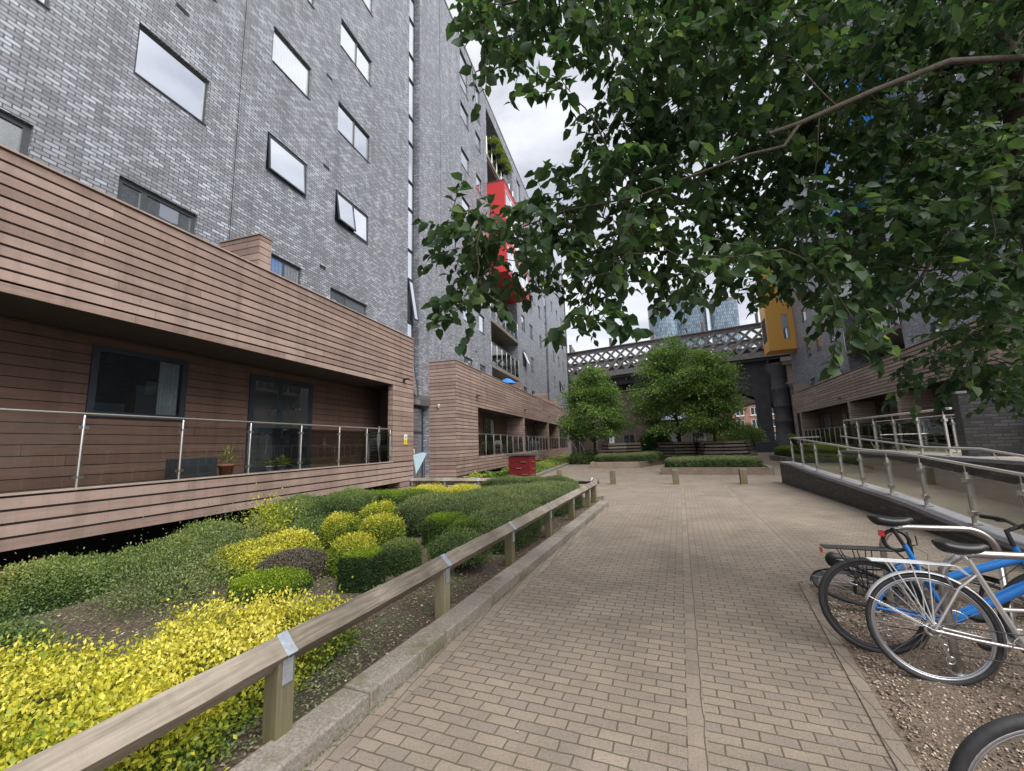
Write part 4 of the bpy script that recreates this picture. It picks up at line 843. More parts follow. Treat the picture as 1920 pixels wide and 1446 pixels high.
ribbon('wall', M['brick_dark'], wx2, lambda y: wx2(y)+.33, lambda y: -.02, lambda y: cap(y)-.07, RW2)
ribbon('coping', M['coping'], lambda y: wx2(y)-.02, lambda y: wx2(y)+.35, lambda y: cap(y)-.069, cap, RW2)
mb = MB(); mb.box(wx2(10.6)-.03, wx2(10.6)+.0, 10.35, 10.85, .42, .92)
for i in range(6): mb.box(wx2(10.6)-.036, wx2(10.6)-.031, 10.38, 10.82, .46+i*.07, .49+i*.07)
mb.build('wall_vent', M['black'], RW2)
mb = MB(); mb.face([(wx2(-3)+.36, -3, 1.06), (11.5, -3, 1.06), (13.5, 22, 1.06), (wx2(17)+.36, 17.2, 1.06)]); struct(mb.build('upper_walkway', M['ramp']))
BW = thing('brick_wall', 'stepped dark brick wall with a pale sloping top half hidden by leaves', 'wall', (0, 0, 0))
P0, P1 = Vector((7.42, 12.1, 0)), Vector((9.7, 11.4, 0)); dn = (P1-P0).normalized(); nn = Vector((-dn.y, dn.x, 0))
prof = [(0, 0), (2.4, 0), (2.4, 1.9), (.55, 2.52), (0, 2.52)]
mb = MB(); mb.face([P0+dn*a+Vector((0, 0, b)) for a, b in prof]); mb.face([P0+dn*a+nn*.45+Vector((0, 0, b)) for a, b in prof][::-1])
for (a, b), (c, d) in zip(prof, prof[1:]+prof[:1]):
    mb.face([P0+dn*a+Vector((0, 0, b)), P0+dn*a+nn*.45+Vector((0, 0, b)), P0+dn*c+nn*.45+Vector((0, 0, d)), P0+dn*c+Vector((0, 0, d))])
mb.build('wall', M['brick_dark'], BW)
mb = MB()
for (a, b), (c, d) in (((2.4, 1.9), (.55, 2.52)), ((.55, 2.52), (-.02, 2.52))):
    A = P0+dn*a+nn*.225+Vector((0, 0, b+.03)); B_ = P0+dn*c+nn*.225+Vector((0, 0, d+.03)); mb.bar(A, B_, .5, .055)
mb.build('coping', M['coping'], BW)
def ramp_balustrade(label, xf, rail, base, posts, y0, y1, extra=None, glass=True, both=True, drop=.12, r=.024):
    T = thing('ramp_balustrade', label, 'balustrade', (0, 0, 0), group=None)
    yk = sorted({y0, y1, *[a for a, _ in rail if y0 < a < y1]})
    pts = [(xf(y), y, interp(rail, y)) for y in yk]
    if extra: pts = pts+extra
    mb = MB(); mb.tube(pts, r, 10); mb.build('handrail', M['steel'], T)
    for y in posts:
        m = MB(); x = xf(y); z0, z1 = interp(base, y), interp(rail, y)
        for s in (-.014, .014): m.bar((x, y+s, z0), (x, y+s, z1-drop), .038, .009, up=(0, 1, 0))
        m.tube([(x, y, z1-drop-.02), (x, y, z1-.01)], .008, 6)
        m.box(x-.06, x+.06, y-.06, y+.06, z0-.003, z0+.012)
        for q in (z0+.16, z1-drop-.12): m.box(x-.03, x+.03, y-.055, y+.055, q-.03, q+.03)
        m.build('post', M['steel_dull'], T)
    if glass:
        for a, b in zip(posts, posts[1:]):
            a2, b2 = min(a, b)+.05, max(a, b)-.05
            m = MB(); rows = [[(xf(y)+s, y, interp(base, y)+.08), (xf(y)+s, y, interp(rail, y)-drop-.03)] for s in (.005,) for y in (a2, b2)]
            q = [rows[0][0], rows[1][0], rows[1][1], rows[0][1]]; m.face(q); m.face([(p_[0]-.01, p_[1], p_[2]) for p_ in q][::-1])
            for i in range(4):
                A, B_ = Vector(q[i]), Vector(q[(i+1) % 4]); m.face([A, B_, B_-Vector((.01, 0, 0)), A-Vector((.01, 0, 0))])
            m.build('glass_panel', M['glass'], T)
    return T
P1s = [2.6, 3.7, 4.8, 5.85, 6.88, 7.87, 8.98, 10.07, 11.25, 12.33, 14.0, 15.2, 16.2]
ramp_balustrade('long glass and steel balustrade on the low wall facing the paved path', lambda y: wx(y)+.17, RAIL, TOP, P1s, 1.2, 16.3, extra=[(5.35, 16.4, 1.6), (6.3, 16.9, 1.6)])
RAIL2 = [(-3, .95), (8.0, 1.13), (9.8, 1.31), (11.6, 1.31), (16.75, 1.6), (17.2, 1.6)]
T2 = thing('handrail', 'single steel handrail bracketed to the taller wall along the ramp', 'handrail', (0, 0, 0))
mb = MB(); mb.tube([(wx2(y)-.09, y, interp(RAIL2, y)) for y in (2, 8.0, 9.8, 11.6, 16.75)], .024, 10); mb.build('rail', M['steel'], T2)
for y in (4.5, 6.2, 8.2, 9.5, 10.9, 12.6, 14.4):
    m = MB(); x = wx2(y); z = interp(RAIL2, y); m.tube([(x-.09, y, z-.01), (x-.09, y, z-.07), (x+.04, y, min(z-.09, 1.05) if z > 1.13 else z-.09)], .009, 6); m.build('bracket', M['steel_dull'], T2)
B3 = [(0, 1.12), (30, 1.12)]; R3 = [(0, 2.14), (11, 2.14), (17.5, 2.14), (30, 2.14)]
ramp_balustrade('upper glass and steel balustrade standing on top of the taller ramp wall', lambda y: wx2(y)+.17, R3, B3, [11.3, 12.4, 13.6, 14.8, 16.0, 17.1], 11.0, 17.1, r=.026)
T4 = ramp_balustrade('second steel balustrade on the far side of the upper walkway', lambda y: wx2(y)+1.9, [(0, 2.1), (30, 2.1)], [(0, 1.06), (30, 1.06)], [11.5, 13, 14.5, 16, 17.5, 19], 11.2, 19.2)

# ------------------------------------------------------------------ railway viaduct across the end of the court
va = math.atan2(57.02-65.23, 19.12+9.02)
VD = thing('railway_viaduct', 'grey iron lattice-girder railway viaduct crossing the end of the court', 'viaduct', (-9.02, 65.23, 0), va)
def girder(y, name):
    m = MB(); zb, zt = 12.0, 16.1; x0, x1 = -24, 46
    m.box(x0, x1, y-.32, y+.32, zt-.02, zt+.10); m.box(x0, x1, y-.06, y+.06, zt-.62, zt-.021); m.box(x0, x1, y-.32, y+.32, zb-.1, zb+.02); m.box(x0, x1, y-.06, y+.06, zb+.021, zb+.45); m.box(x0, x1, y-.40, y-.33, zb-.35, zb-.0)
    h = zt-zb-.4; d = 1.5; x = x0
    while x < x1-h:
        m.bar((x, y-.09, zb+.2), (x+h, y-.09, zt-.2), .06, .34, up=(0, 0, 1)); m.bar((x+h, y+.09, zb+.2), (x, y+.09, zt-.2), .06, .34, up=(0, 0, 1)); x += d
    return m.build(name, M['iron'], VD)
girder(0, 'lattice_girder'); girder(9.2, 'lattice_girder')
m = MB(); m.box(-24, 46, -.1, 9.3, 11.3, 11.62)
for i in range(24): m.box(-24+i*3, -23.7+i*3, .1, 9.1, 10.75, 11.29)
m.box(-24, 46, .2, .5, 11.65, 13.2); m.box(-24, 46, 8.6, 8.9, 11.65, 13.0); m.build('deck', M['iron_dk'], VD)
m = MB()
for x in (.5, 7.2, 13.6, 20.2, 26.6):
    m.box(x-.18, x+.18, -.25, -.18+.35, 16.2, 17.5)
    m.prism([(0, 16.2), (2.6, 16.2), (0, 17.4)], x-.1, x+.1, lambda a, b, c: (c, .12+a, b))
m.build('upstand_bracket', M['iron'], VD)
m = MB()   # cast spandrel arch between the columns
for yv in (1.0, 8.2):
    pr = [(27.6, 11.3), (-4, 11.3), (-4, 10.6)]+[(-4+31.6*t, 10.4-5.0*abs((t-.45)/.55)**2.4) for t in np.linspace(.05, 1, 16)]
    m.prism([(a, b) for a, b in pr], yv-.25, yv+.25, lambda a, b, c: (a, c, b))
m.box(25.3, 27.0, .6, 8.6, 0, 9.5); m.build('arch_rib', M['iron_dk'], VD)
for i, (x, y) in enumerate(((28.2, 1.0), (28.4, 8.2), (31.2, 1.0), (31.2, 8.2), (-6, 1), (-6, 8.2))):
    m = MB(); m.lathe([(1.25, 0), (1.25, 1.2), (1.12, 1.5), (1.02, 1.6), (1.02, 3.4), (1.08, 3.45), (1.08, 3.6), (1.0, 3.65), (.98, 5.3), (1.06, 5.35), (1.06, 5.5), (.97, 5.55), (.95, 7.2), (1.15, 7.5), (1.15, 7.7), (1.0, 7.9), (1.0, 9.2), (1.5, 10.2), (1.5, 10.75)], (x, y, 0), 20)
    m.build('column', M['pierdk'], VD)
SP = thing('stone_pier', 'pale buff stone pier with moulded capital at the right end of the viaduct', 'pier', (19.6, 56.6, 0), va)
m = MB(); m.box(-.75, .75, -.6, 1.5, 0, 11.3); m.build('shaft', M['stone'], SP)
m = MB(); m.box(-.9, .9, -.75, 1.6, 7.6, 7.9); m.box(-1.05, 1.05, -.9, 1.7, 7.91, 8.15); m.box(-.85, .85, -.7, 1.55, 8.16, 10.3); m.box(-1.2, 1.2, -1.0, 1.8, 10.31, 10.7); m.box(-1.35, 1.35, -1.15, 1.9, 10.71, 11.2); m.build('capital', M['capstone'], SP)
# second, brick viaduct behind
BV = thing('brick_viaduct', 'brown brick arched viaduct beyond the iron one', 'viaduct', (-9.02, 65.23, 0), va)
m = MB()
hs = []
def archwall(m, x0, x1, y, zt, arches, th=6):
    xs = [x0]; 
    for c, wd, hgt in arches:
        n_ = 14
        prev = None
        m.face([(xs[-1], y, -.1), (c-wd/2, y, -.1), (c-wd/2, y, zt), (xs[-1], y, zt)])
        for i in range(n_):
            t0, t1 = i/n_, (i+1)/n_
            xa, xb = c-wd/2+wd*t0, c-wd/2+wd*t1
            za = hgt-wd*.32+wd*.32*math.sqrt(max(0, 1-(2*t0-1)**2)); zb = hgt-wd*.32+wd*.32*math.sqrt(max(0, 1-(2*t1-1)**2))
            m.face([(xa, y, za), (xb, y, zb), (xb, y, zt), (xa, y, zt)]); m.face([(xa, y, za), (xa, y+th, za), (xb, y+th, zb), (xb, y, zb)])
        m.face([(c-wd/2, y, -.1), (c-wd/2, y+th, -.1), (c-wd/2, y+th, hgt-wd*.32), (c-wd/2, y, hgt-wd*.32)][::-1]); m.face([(c+wd/2, y, -.1), (c+wd/2, y+th, -.1), (c+wd/2, y+th, hgt-wd*.32), (c+wd/2, y, hgt-wd*.32)])
        xs.append(c+wd/2)
    m.face([(xs[-1], y, -.1), (x1, y, -.1), (x1, y, zt), (xs[-1], y, zt)])
    m.face([(x0, y, zt), (x1, y, zt), (x1, y+th, zt), (x0, y+th, zt)])
archwall(m, -30, 60, 20, 11.6, [(-15, 11, 6.4), (-1.5, 11, 6.0), (12, 11, 7.0), (25.5, 11, 7.6), (39, 11, 7.6)])
m.build('arch_wall', M['brick_brown'], BV)
m = MB(); m.box(-30, 60, 19.85, 26.1, 11.61, 11.9); m.build('parapet', M['capstone'], BV)
AB = thing('brick_abutment', 'old red brick abutment under the left end of the viaduct', 'wall', (-10.5, 62.5, 0), va)
m = MB(); hs_ = [(-1.8, -.9, 1.6, 3.4)]
m.box(-7, 4.5, 3, 9, 0, 11.2); m.build('wall', M['brick_brown'], AB)
m = MB(); m.box(1.2, 2.4, 2.9, 2.99, 0, 3.2); m.box(-2, -1, 2.9, 2.99, 0, 3.0); m.build('dark_doorway', M['void'], AB)

# ------------------------------------------------------------------ buildings beyond the viaduct
def bg_building(label, loc, rz, wd, dp, h, mat_, win, trim=None, roof=None):
    T = thing('brick_building', label, 'building', loc, rz)
    m = MB(); hs_ = [w_ for w_ in win]
    def fr_(x, y, z): return (x, y, z)
    us = sorted({0, wd, *[q for w_ in win for q in w_[:2]]}); zs = sorted({0, h, *[q for w_ in win for q in w_[2:4]]})
    for a, b in zip(us, us[1:]):
        for c, d in zip(zs, zs[1:]):
            if any(w_[0] < (a+b)/2 < w_[1] and w_[2] < (c+d)/2 < w_[3] for w_ in win): continue
            m.face([(a, 0, c), (b, 0, c), (b, 0, d), (a, 0, d)])
    m.face([(0, 0, 0), (0, 0, h), (0, dp, h), (0, dp, 0)]); m.face([(wd, 0, 0), (wd, dp, 0), (wd, dp, h), (wd, 0, h)]); m.face([(0, 0, h), (wd, 0, h), (wd, dp, h), (0, dp, h)]); m.face([(0, dp, 0), (0, dp, h), (wd, dp, h), (wd, dp, 0)])
    m.build('wall', mat_, T)
    for a, b, c, d in win:
        f = MB(); f.box(a, a+.1, .02, .1, c, d); f.box(b-.1, b, .02, .1, c, d); f.box(a+.1, b-.1, .02, .1, c, c+.1); f.box(a+.1, b-.1, .02, .1, d-.1, d); f.box((a+b)/2-.05, (a+b)/2+.05, .02, .1, c+.1, d-.1); f.box(a-.1, b+.1, -.12, .02, c-.16, c)
        o = f.build('window', M['white'], T); g_ = MB(); g_.face([(a, .08, c), (b, .08, c), (b, .08, d), (a, .08, d)]); g_.build('pane', M['pane_mid'], o)
    if trim: f = MB(); f.box(-.2, wd+.2, -.25, dp, h+.005, h+.5); f.build('cornice', trim, T)
    return T
wr = [(1.2+i*2.9, 2.8+i*2.9, z, z+1.7) for i in range(6) for z in (1.2, 3.9, 6.6)]
bg_building('orange-red brick flats with dark paired windows seen through the right-hand arch', (19.0, 104, 0), va, 20, 10, 9.2, M['brick_red'], wr, M['render'])
bg_building('low cream shop building seen behind the courtyard tree trunks', (-8, 92, 0), va, 24, 8, 5.2, M['render'], [(2+i*4.5, 4.6+i*4.5, .9, 3.1) for i in range(5)], M['brick_red'])
T = thing('door', 'teal door in the low cream building between the tree trunks', 'door', (5.3, 87.75, 0), va); m = MB(); m.box(0, 2.0, 0, .08, 0, 2.6); m.build('leaf', M['teal'], T); m = MB(); m.box(-.12, 0, -.03, .09, 0, 2.7); m.box(2.0, 2.12, -.03, .09, 0, 2.7); m.box(0, 2, -.03, .09, 2.6, 2.7); m.build('frame', M['white'], T)
# glass towers
k = Nd('tower_glazing', .18, .6); uv = k.n('UVMap', uv_map='UVMap'); br = k.n('TexBrick'); k.l(uv, 'UV', br, 'Vector'); br.offset = .5
for i, v in (('Scale', 1), ('Brick Width', 1.3), ('Row Height', 2.6), ('Mortar Size', .2)): br.inputs[i].default_value = v
br.inputs['Color1'].default_value = (.095, .14, .19, 1); br.inputs['Color2'].default_value = (.24, .32, .41, 1); br.inputs['Mortar'].default_value = (.10, .13, .16, 1); k.color(br, 'Color'); M['tower'] = k.m
def tower(label, c, rx, ry, h, rot, rnd, top=2.0):
    T = thing('glass_tower', label, 'tower', c, rot); n_ = 48; ring = []
    per = 0; prev = None; us = []
    for i in range(n_+1):
        a = 2*PI*i/n_; ca, sa = math.cos(a), math.sin(a); e = 2/rnd
        x = rx*math.copysign(abs(ca)**e, ca); y = ry*math.copysign(abs(sa)**e, sa)
        if prev: per += math.hypot(x-prev[0], y-prev[1])
        prev = (x, y); ring.append((x, y)); us.append(per)
    me = bpy.data.meshes.new('facade'); V = [(x, y, z) for z in (0, h) for x, y in ring]; N_ = n_+1
    me.from_pydata(V, [], [[i, i+1, N_+i+1, N_+i] for i in range(n_)]); uvl = me.uv_layers.new(name='UVMap'); k_ = 0
    for i in range(n_):
        for (u, z) in ((us[i], 0), (us[i+1], 0), (us[i+1], h), (us[i], h)): uvl.data[k_].uv = (u, z); k_ += 1
    finish(me, 'facade', M['tower'], T)
    m = MB(); m.prism([(x*1.005, y*1.005) for x, y in ring[:-1]], h, h+top); m.build('roof_band', M['iron'], T)
tower('round grey-blue glass tower standing lowest and leftmost behind the viaduct', (27.2, 308, 0), 9.6, 9.6, 97, 0, 2.0)
tower('tallest glass tower partly hidden by the overhanging leaves', (49, 330, 0), 12, 11, 113, -.2, 4.5)
tower('right-hand glass tower with vertical fins just above the lattice girder', (70.5, 320, 0), 9.0, 9, 99, -.1, 6)
# ------------------------------------------------------------------ shrubs
def se_core(blobs, scale, seed=0):
    mb = MB(); mb.tint = .2
    for (cx, cy_, cz, rx, ry, rz, p_, ang) in blobs:
        rows = []; ca, sa = math.cos(ang), math.sin(ang)
        for i in range(13):
            th = -PI/2+PI*i/12; row = []
            for j in range(22):
                ph = 2*PI*j/22; d = np.array([math.cos(th)*math.cos(ph)*rx, math.cos(th)*math.sin(ph)*ry, math.sin(th)*rz])
                r = (abs(d[0]/rx)**p_+abs(d[1]/ry)**p_+abs(d[2]/rz)**p_)**(-1/p_)*scale*(1+.05*math.sin(ph*5+i))
                x, y, z = d*r; row.append((cx+x*ca-y*sa, cy_+x*sa+y*ca, max(cz+z, .02)))
            rows.append(row)
        mb.grid(rows, True)
    return mb
NS = [0]
def shrub(name, label, blobs, n, L, Wd, mat_, group=None, top=0.0, lump=.04, loose=.06, detail=False, base=.45, spread=.3, upd=.3, core=None, cat='shrub', scale=.9, topz=.55, patch=.15, kind=None, cov=3.0):
    """blobs: (cx, cy, cz, rx, ry, rz, power, angle) rounded masses; leaves cover their union"""
    NS[0] += 1; r_ = np.random.default_rng(100+NS[0])
    x0 = np.mean([b[0] for b in blobs]); y0 = np.mean([b[1] for b in blobs])
    T = thing(name, label, cat, (x0, y0, 0), group=group)
    ar = np.array([PI*b[3]*b[4]*1.15+2*PI*math.sqrt((b[3]**2+b[4]**2)/2)*min(b[2]+b[5], 2*b[5])*1.05 for b in blobs])
    n = int(min(max(n, cov*ar.sum()/(L*Wd*.52)), 120000)); cnt = (n*ar/ar.sum()).astype(int)
    Ps, Ns = [], []
    for b, c in zip(blobs, cnt):
        cx, cy_, cz, rx, ry, rz, p_, ang = b
        d = unit(r_.normal(size=(int(c*3.2), 3)))*np.array([rx, ry, rz])
        q = np.abs(d/np.array([rx, ry, rz])); r = (q**p_).sum(1)**(-1/p_); s = d*r[:, None]
        nn_ = np.sign(s)*np.abs(s/np.array([rx, ry, rz]))**(p_-1)/np.array([rx, ry, rz]); nn_ = unit(nn_)
        ca, sa = math.cos(ang), math.sin(ang)
        rot = lambda a: np.stack([a[:, 0]*ca-a[:, 1]*sa, a[:, 0]*sa+a[:, 1]*ca, a[:, 2]], 1)
        s = rot(s); nn_ = rot(nn_); P = s+np.array([cx, cy_, cz])
        ok = (P[:, 2] > .04) & (nn_[:, 2] > -.75)
        for b2 in blobs:
            if b2 is b: continue
            a2 = -b2[7]; e = P-np.array(b2[:3]); e = np.stack([e[:, 0]*math.cos(a2)-e[:, 1]*math.sin(a2), e[:, 0]*math.sin(a2)+e[:, 1]*math.cos(a2), e[:, 2]], 1)
            ok &= ((np.abs(e/np.array(b2[3:6]))**b2[6]).sum(1) > .80)
        Ps.append(P[ok][:c]); Ns.append(nn_[ok][:c])
    P = np.concatenate(Ps); Nn = np.concatenate(Ns); k_ = len(P)
    ph = NS[0]*1.7
    lum = np.sin(P[:, 0]*9+ph)*np.sin(P[:, 1]*8-ph)+.6*np.sin(P[:, 2]*13+P[:, 0]*17)*np.sin(P[:, 1]*19+ph)
    lum2 = np.sin(P[:, 0]*4.3+ph*1.3)*np.sin(P[:, 1]*3.7-ph)+.5*np.sin(P[:, 0]*7.1-P[:, 1]*6.3+ph)
    shoot = (r_.random(k_) < .018)*r_.random(k_)*loose*1.6
    P = P+Nn*(lum*lump*.7+lum2*lump*.9+shoot)[:, None]+Nn*(r_.normal(0, 1, k_)*loose*.5-np.abs(r_.normal(0, 1, k_))*loose*.4)[:, None]
    P[:, 2] = np.maximum(P[:, 2], .035)
    A = unit(Nn*r_.uniform(.1, .9, (k_, 1))+r_.normal(0, .65, (k_, 3))+np.array([0, 0, upd])); A = unit(A)
    FN = unit(Nn*1.0+np.array([0, 0, .6])+r_.normal(0, .55, (k_, 3)))
    zrel = Nn[:, 2]
    patchv = np.sin(P[:, 0]*3.1+ph*2)*np.sin(P[:, 1]*2.7+ph)
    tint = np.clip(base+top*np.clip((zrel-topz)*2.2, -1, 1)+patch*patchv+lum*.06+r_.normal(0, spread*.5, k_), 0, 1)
    off = np.array([x0, y0, 0])
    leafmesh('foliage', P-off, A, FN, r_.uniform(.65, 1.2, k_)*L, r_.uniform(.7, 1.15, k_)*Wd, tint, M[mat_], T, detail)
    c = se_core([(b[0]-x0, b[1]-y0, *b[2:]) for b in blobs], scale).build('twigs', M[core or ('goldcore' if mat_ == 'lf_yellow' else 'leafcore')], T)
    return T
B = lambda cx, cy_, rx, ry, z0, z1, p_=2.6, ang=0.0: (cx, cy_, (z0+z1)/2, rx, ry, (z1-z0)/2, p_, ang)
shrub('gold_euonymus', 'big sprawling golden-yellow shrub behind the near end of the wooden rail', [B(-3.25, 1.2, 1.05, .95, -.35, .44, 2.8, .25), B(-2.85, 2.2, .52, .7, -.35, .45, 2.7), B(-2.62, 2.75, .30, .42, -.3, .42, 2.6), B(-3.0, .2, 1.0, .9, -.3, .44, 3), B(-2.55, 1.1, .38, .95, -.3, .44, 2.6), B(-3.7, 1.0, .5, .5, -.3, .36, 2.4)],
      30000, .029, .018, 'lf_yellow', top=.32, lump=.06, loose=.12, detail=False, base=.42, spread=.32, topz=.25, scale=.86, patch=.17, cov=2.6)
shrub('evergreen_hedge', 'long low green hedge under the near balcony at the left edge', [B(-6.75, 2.2, .5, .85, -.3, .40, 2.4, .3), B(-6.6, 3.35, .5, .8, -.3, .42, 2.3, .2), B(-6.55, 4.4, .45, .7, -.3, .40, 2.3)], 13000, .028, .016, 'lf_green', top=.2, lump=.05, loose=.07, base=.42, spread=.32)
shrub('evergreen_shrub', 'brighter green bush at the far end of the long low hedge under the balcony', [B(-6.75, 5.3, .42, .45, -.3, .50, 2.3)], 4200, .032, .019, 'lf_green', top=.18, lump=.05, loose=.07, base=.42, spread=.25)
shrub('straggly_shrub', 'thin brownish straggly bush between the green hedge and the golden shrub', [B(-5.2, 3.65, .5, .5, -.2, .42, 2.2), B(-5.6, 4.4, .45, .45, -.2, .48, 2.2)], 3600, .03, .015, 'lf_grey', lump=.1, loose=.3, base=.5, spread=.4, scale=.35, cov=.8)
shrub('straggly_shrub', 'small thin bush with bare lower twigs left of the sprawling yellow shrub', [B(-5.85, 5.0, .35, .4, -.1, .62, 2.2)], 1600, .032, .016, 'lf_grey', lump=.1, loose=.3, base=.45, spread=.4, scale=.3, cov=.7)
shrub('evergreen_shrub', 'small green bush cut by the left edge below the soil patch', [B(-4.75, 2.05, .32, .3, -.2, .36, 2.3)], 3000, .04, .02, 'lf_green', base=.38, loose=.12)
shrub('gold_euonymus', 'loose yellow shrub spreading behind two low clipped mounds', [B(-4.85, 4.6, .38, .36, -.2, .34, 2.4), B(-5.1, 5.15, .45, .36, -.2, .42, 2.4), B(-5.3, 4.6, .3, .34, -.2, .33, 2.3)], 9000, .034, .020, 'lf_yellow', top=.2, lump=.035, loose=.08, base=.55, spread=.3, patch=.1)
shrub('pale_sapling', 'thin pale cream-leaved sapling beside the dark gap under the balcony', [B(-6.15, 5.9, .2, .22, .1, .72, 2.2)], 700, .05, .022, 'lf_yellow', lump=.1, loose=.3, base=.6, spread=.3, scale=.2)
shrub('bronze_mound', 'low bronze-purple clipped mound in front of the loose yellow shrub', [B(-4.22, 4.42, .36, .34, -.1, .37, 3)], 5200, .018, .011, 'lf_purple', top=.1, lump=.015, loose=.03, base=.5, spread=.35)
shrub('box_mound', 'low lime-green clipped mound beside the bronze one', [B(-4.12, 4.0, .42, .3, -.1, .27, 2.8)], 5200, .022, .012, 'lf_lime', top=.28, lump=.02, loose=.03, base=.52, spread=.3, topz=.3)
shrub('evergreen_hedge', 'dark green hedge in front of the dark gap under the balcony, behind the yellow balls', [B(-6.75, 7.15, .5, .8, -.2, .66, 3.2, .25), B(-6.5, 8.4, .48, .8, -.2, .68, 3.2, .2)], 15000, .026, .014, 'lf_green', top=.16, lump=.035, loose=.06, base=.38, spread=.32)
shrub('evergreen_shrub', 'small blue-green seedling bush between the hedge and the yellow shrub', [B(-5.55, 6.2, .33, .3, -.1, .42, 2.2)], 1800, .04, .017, 'lf_green', base=.35, loose=.2, scale=.5)
shrub('gold_ball', 'round yellow clipped shrub nearest the dark hedge', [B(-4.87, 6.1, .28, .27, -.05, .55, 2.4)], 5200, .032, .018, 'lf_yellow', top=.2, lump=.03, loose=.05, base=.55, spread=.3)
shrub('gold_ball', 'yellow clipped shrub just behind the small dark green box bush', [B(-3.97, 6.0, .30, .28, -.05, .57, 2.7)], 5600, .032, .018, 'lf_yellow', top=.18, lump=.03, loose=.05, base=.58, spread=.3)
shrub('gold_ball', 'yellow shrub half hidden by the left end of the big flat-topped hedge', [B(-4.98, 7.35, .36, .3, -.05, .58, 2.5)], 4600, .034, .019, 'lf_yellow', top=.2, lump=.03, loose=.06, base=.55, spread=.3)
shrub('gold_ball', 'yellow clipped shrub showing around the bright green cube bush', [B(-3.63, 4.85, .26, .28, -.05, .50, 2.5)], 4600, .03, .017, 'lf_yellow', top=.18, lump=.03, loose=.05, base=.55, spread=.3)
shrub('box_cube', 'crisply clipped green box cube with a bright lime top', [B(-3.17, 4.38, .205, .205, -.04, .45, 8, .15)], 8200, .017, .010, 'lf_lime', top=.42, lump=.006, loose=.012, base=.42, spread=.22, topz=.5, scale=.93, patch=.04)
shrub('box_cube', 'small rounded dark green box bush right of the lime-topped cube', [B(-3.06, 5.02, .215, .21, -.04, .42, 3.6)], 6200, .019, .011, 'lf_green', top=.2, lump=.015, loose=.025, base=.42, spread=.3)
shrub('box_hedge', 'green box bush with a notched top behind the third fence post', [B(-3.1, 6.45, .3, .32, -.05, .54, 4), B(-2.55, 6.3, .36, .3, -.05, .5, 3.6)], 8600, .02, .012, 'lf_lime', top=.25, lump=.015, loose=.025, base=.42, spread=.28)
shrub('flat_hedge', 'big flat-topped grey-green hedge filling the middle of the bed along the rail', [B(-3.55, 7.6, .95, .7, -.1, .70, 4.5, .2), B(-2.75, 8.7, .95, 1.5, -.1, .70, 4.5, -.05), B(-2.15, 10.3, .75, 1.1, -.1, .66, 4, -.12), B(-2.2, 7.0, .5, 1.0, -.1, .60, 3.5)], 36000, .024, .013, 'lf_grey', top=.12, lump=.022, loose=.04, base=.45, spread=.32, patch=.12)
shrub('leggy_shrub', 'leggy bush with bare pale stems just behind the second fence post', [B(-2.35, 5.35, .36, .36, .12, .44, 2.4)], 3000, .024, .014, 'lf_green', lump=.04, loose=.08, base=.4, spread=.3)
shrub('dark_hedge', 'narrow dark green hedge along the far return rail', [B(-3.1, 12.25, 1.5, .3, -.1, .66, 4)], 14000, .026, .015, 'lf_grey', top=.14, lump=.025, loose=.04, base=.36, spread=.32)
shrub('gold_mound', 'yellow low hedge by the far corner of the near plank block', [B(-5.95, 11.3, .62, .42, -.1, .50, 3)], 6000, .036, .021, 'lf_yellow', top=.2, lump=.03, loose=.06, base=.58, spread=.3)
shrub('gold_mound', 'yellow low hedge standing left of the far dark hedge', [B(-4.95, 11.6, .62, .4, -.1, .46, 3.2)], 6000, .036, .021, 'lf_yellow', top=.2, lump=.03, loose=.06, base=.6, spread=.3)
shrub('box_mound', 'flat lime and green hedge between the dark hedge and the far yellow mounds', [B(-6.5, 9.75, .7, .4, -.1, .52, 4), B(-6.1, 10.55, .7, .35, -.1, .46, 4)], 8600, .028, .016, 'lf_lime', top=.26, lump=.02, loose=.04, base=.48, spread=.3)
for (x, y) in ((-2.42, 5.2), (-2.3, 5.3), (-2.36, 5.4)): pass
# bare stems of the leggy shrub
lg = [o for o in bpy.data.objects if o.name.startswith('leggy_shrub')][0]
m = MB()
for i in range(12):
    a = random.uniform(0, 2*PI); m.tube([(.10*math.cos(a)-.02, .10*math.sin(a)-.05, .02), (.2*math.cos(a), .2*math.sin(a), .3)], .007, 5)
m.build('stems', plain('pale_stem', (.34, .28, .18), .8), lg)
# planted border of the second block (uncountable ground cover)
n = 26000; r_ = np.random.default_rng(9)
yy = 17.1+(r_.random(n)**1.6)*35; xe = -5.0-(yy-20)*.0135; xx = xe-.02-r_.random(n)*2.3
hh = (.20+.16*np.sin(xx*3.1+yy*1.7)*np.sin(yy*1.1)+.10*np.sin(yy*4.1+xx*5))*np.clip((xe-xx)*3, .35, 1); zz = .08+np.clip(hh, .05, .6)*r_.random(n)**.35
th = r_.uniform(0, 2*PI, n)
o = leafmesh('border_planting', np.stack([xx, yy, zz], 1), np.stack([np.cos(th), np.sin(th), r_.uniform(-.1, .9, n)], 1), np.stack([r_.normal(0, .4, n), r_.normal(0, .4, n), np.ones(n)], 1),
    r_.uniform(.07, .16, n), r_.uniform(.03, .06, n), np.clip(.5+.25*np.sin(xx*2+yy*.9)+r_.normal(0, .2, n), 0, 1), M['lf_cover']); o['kind'] = 'stuff'

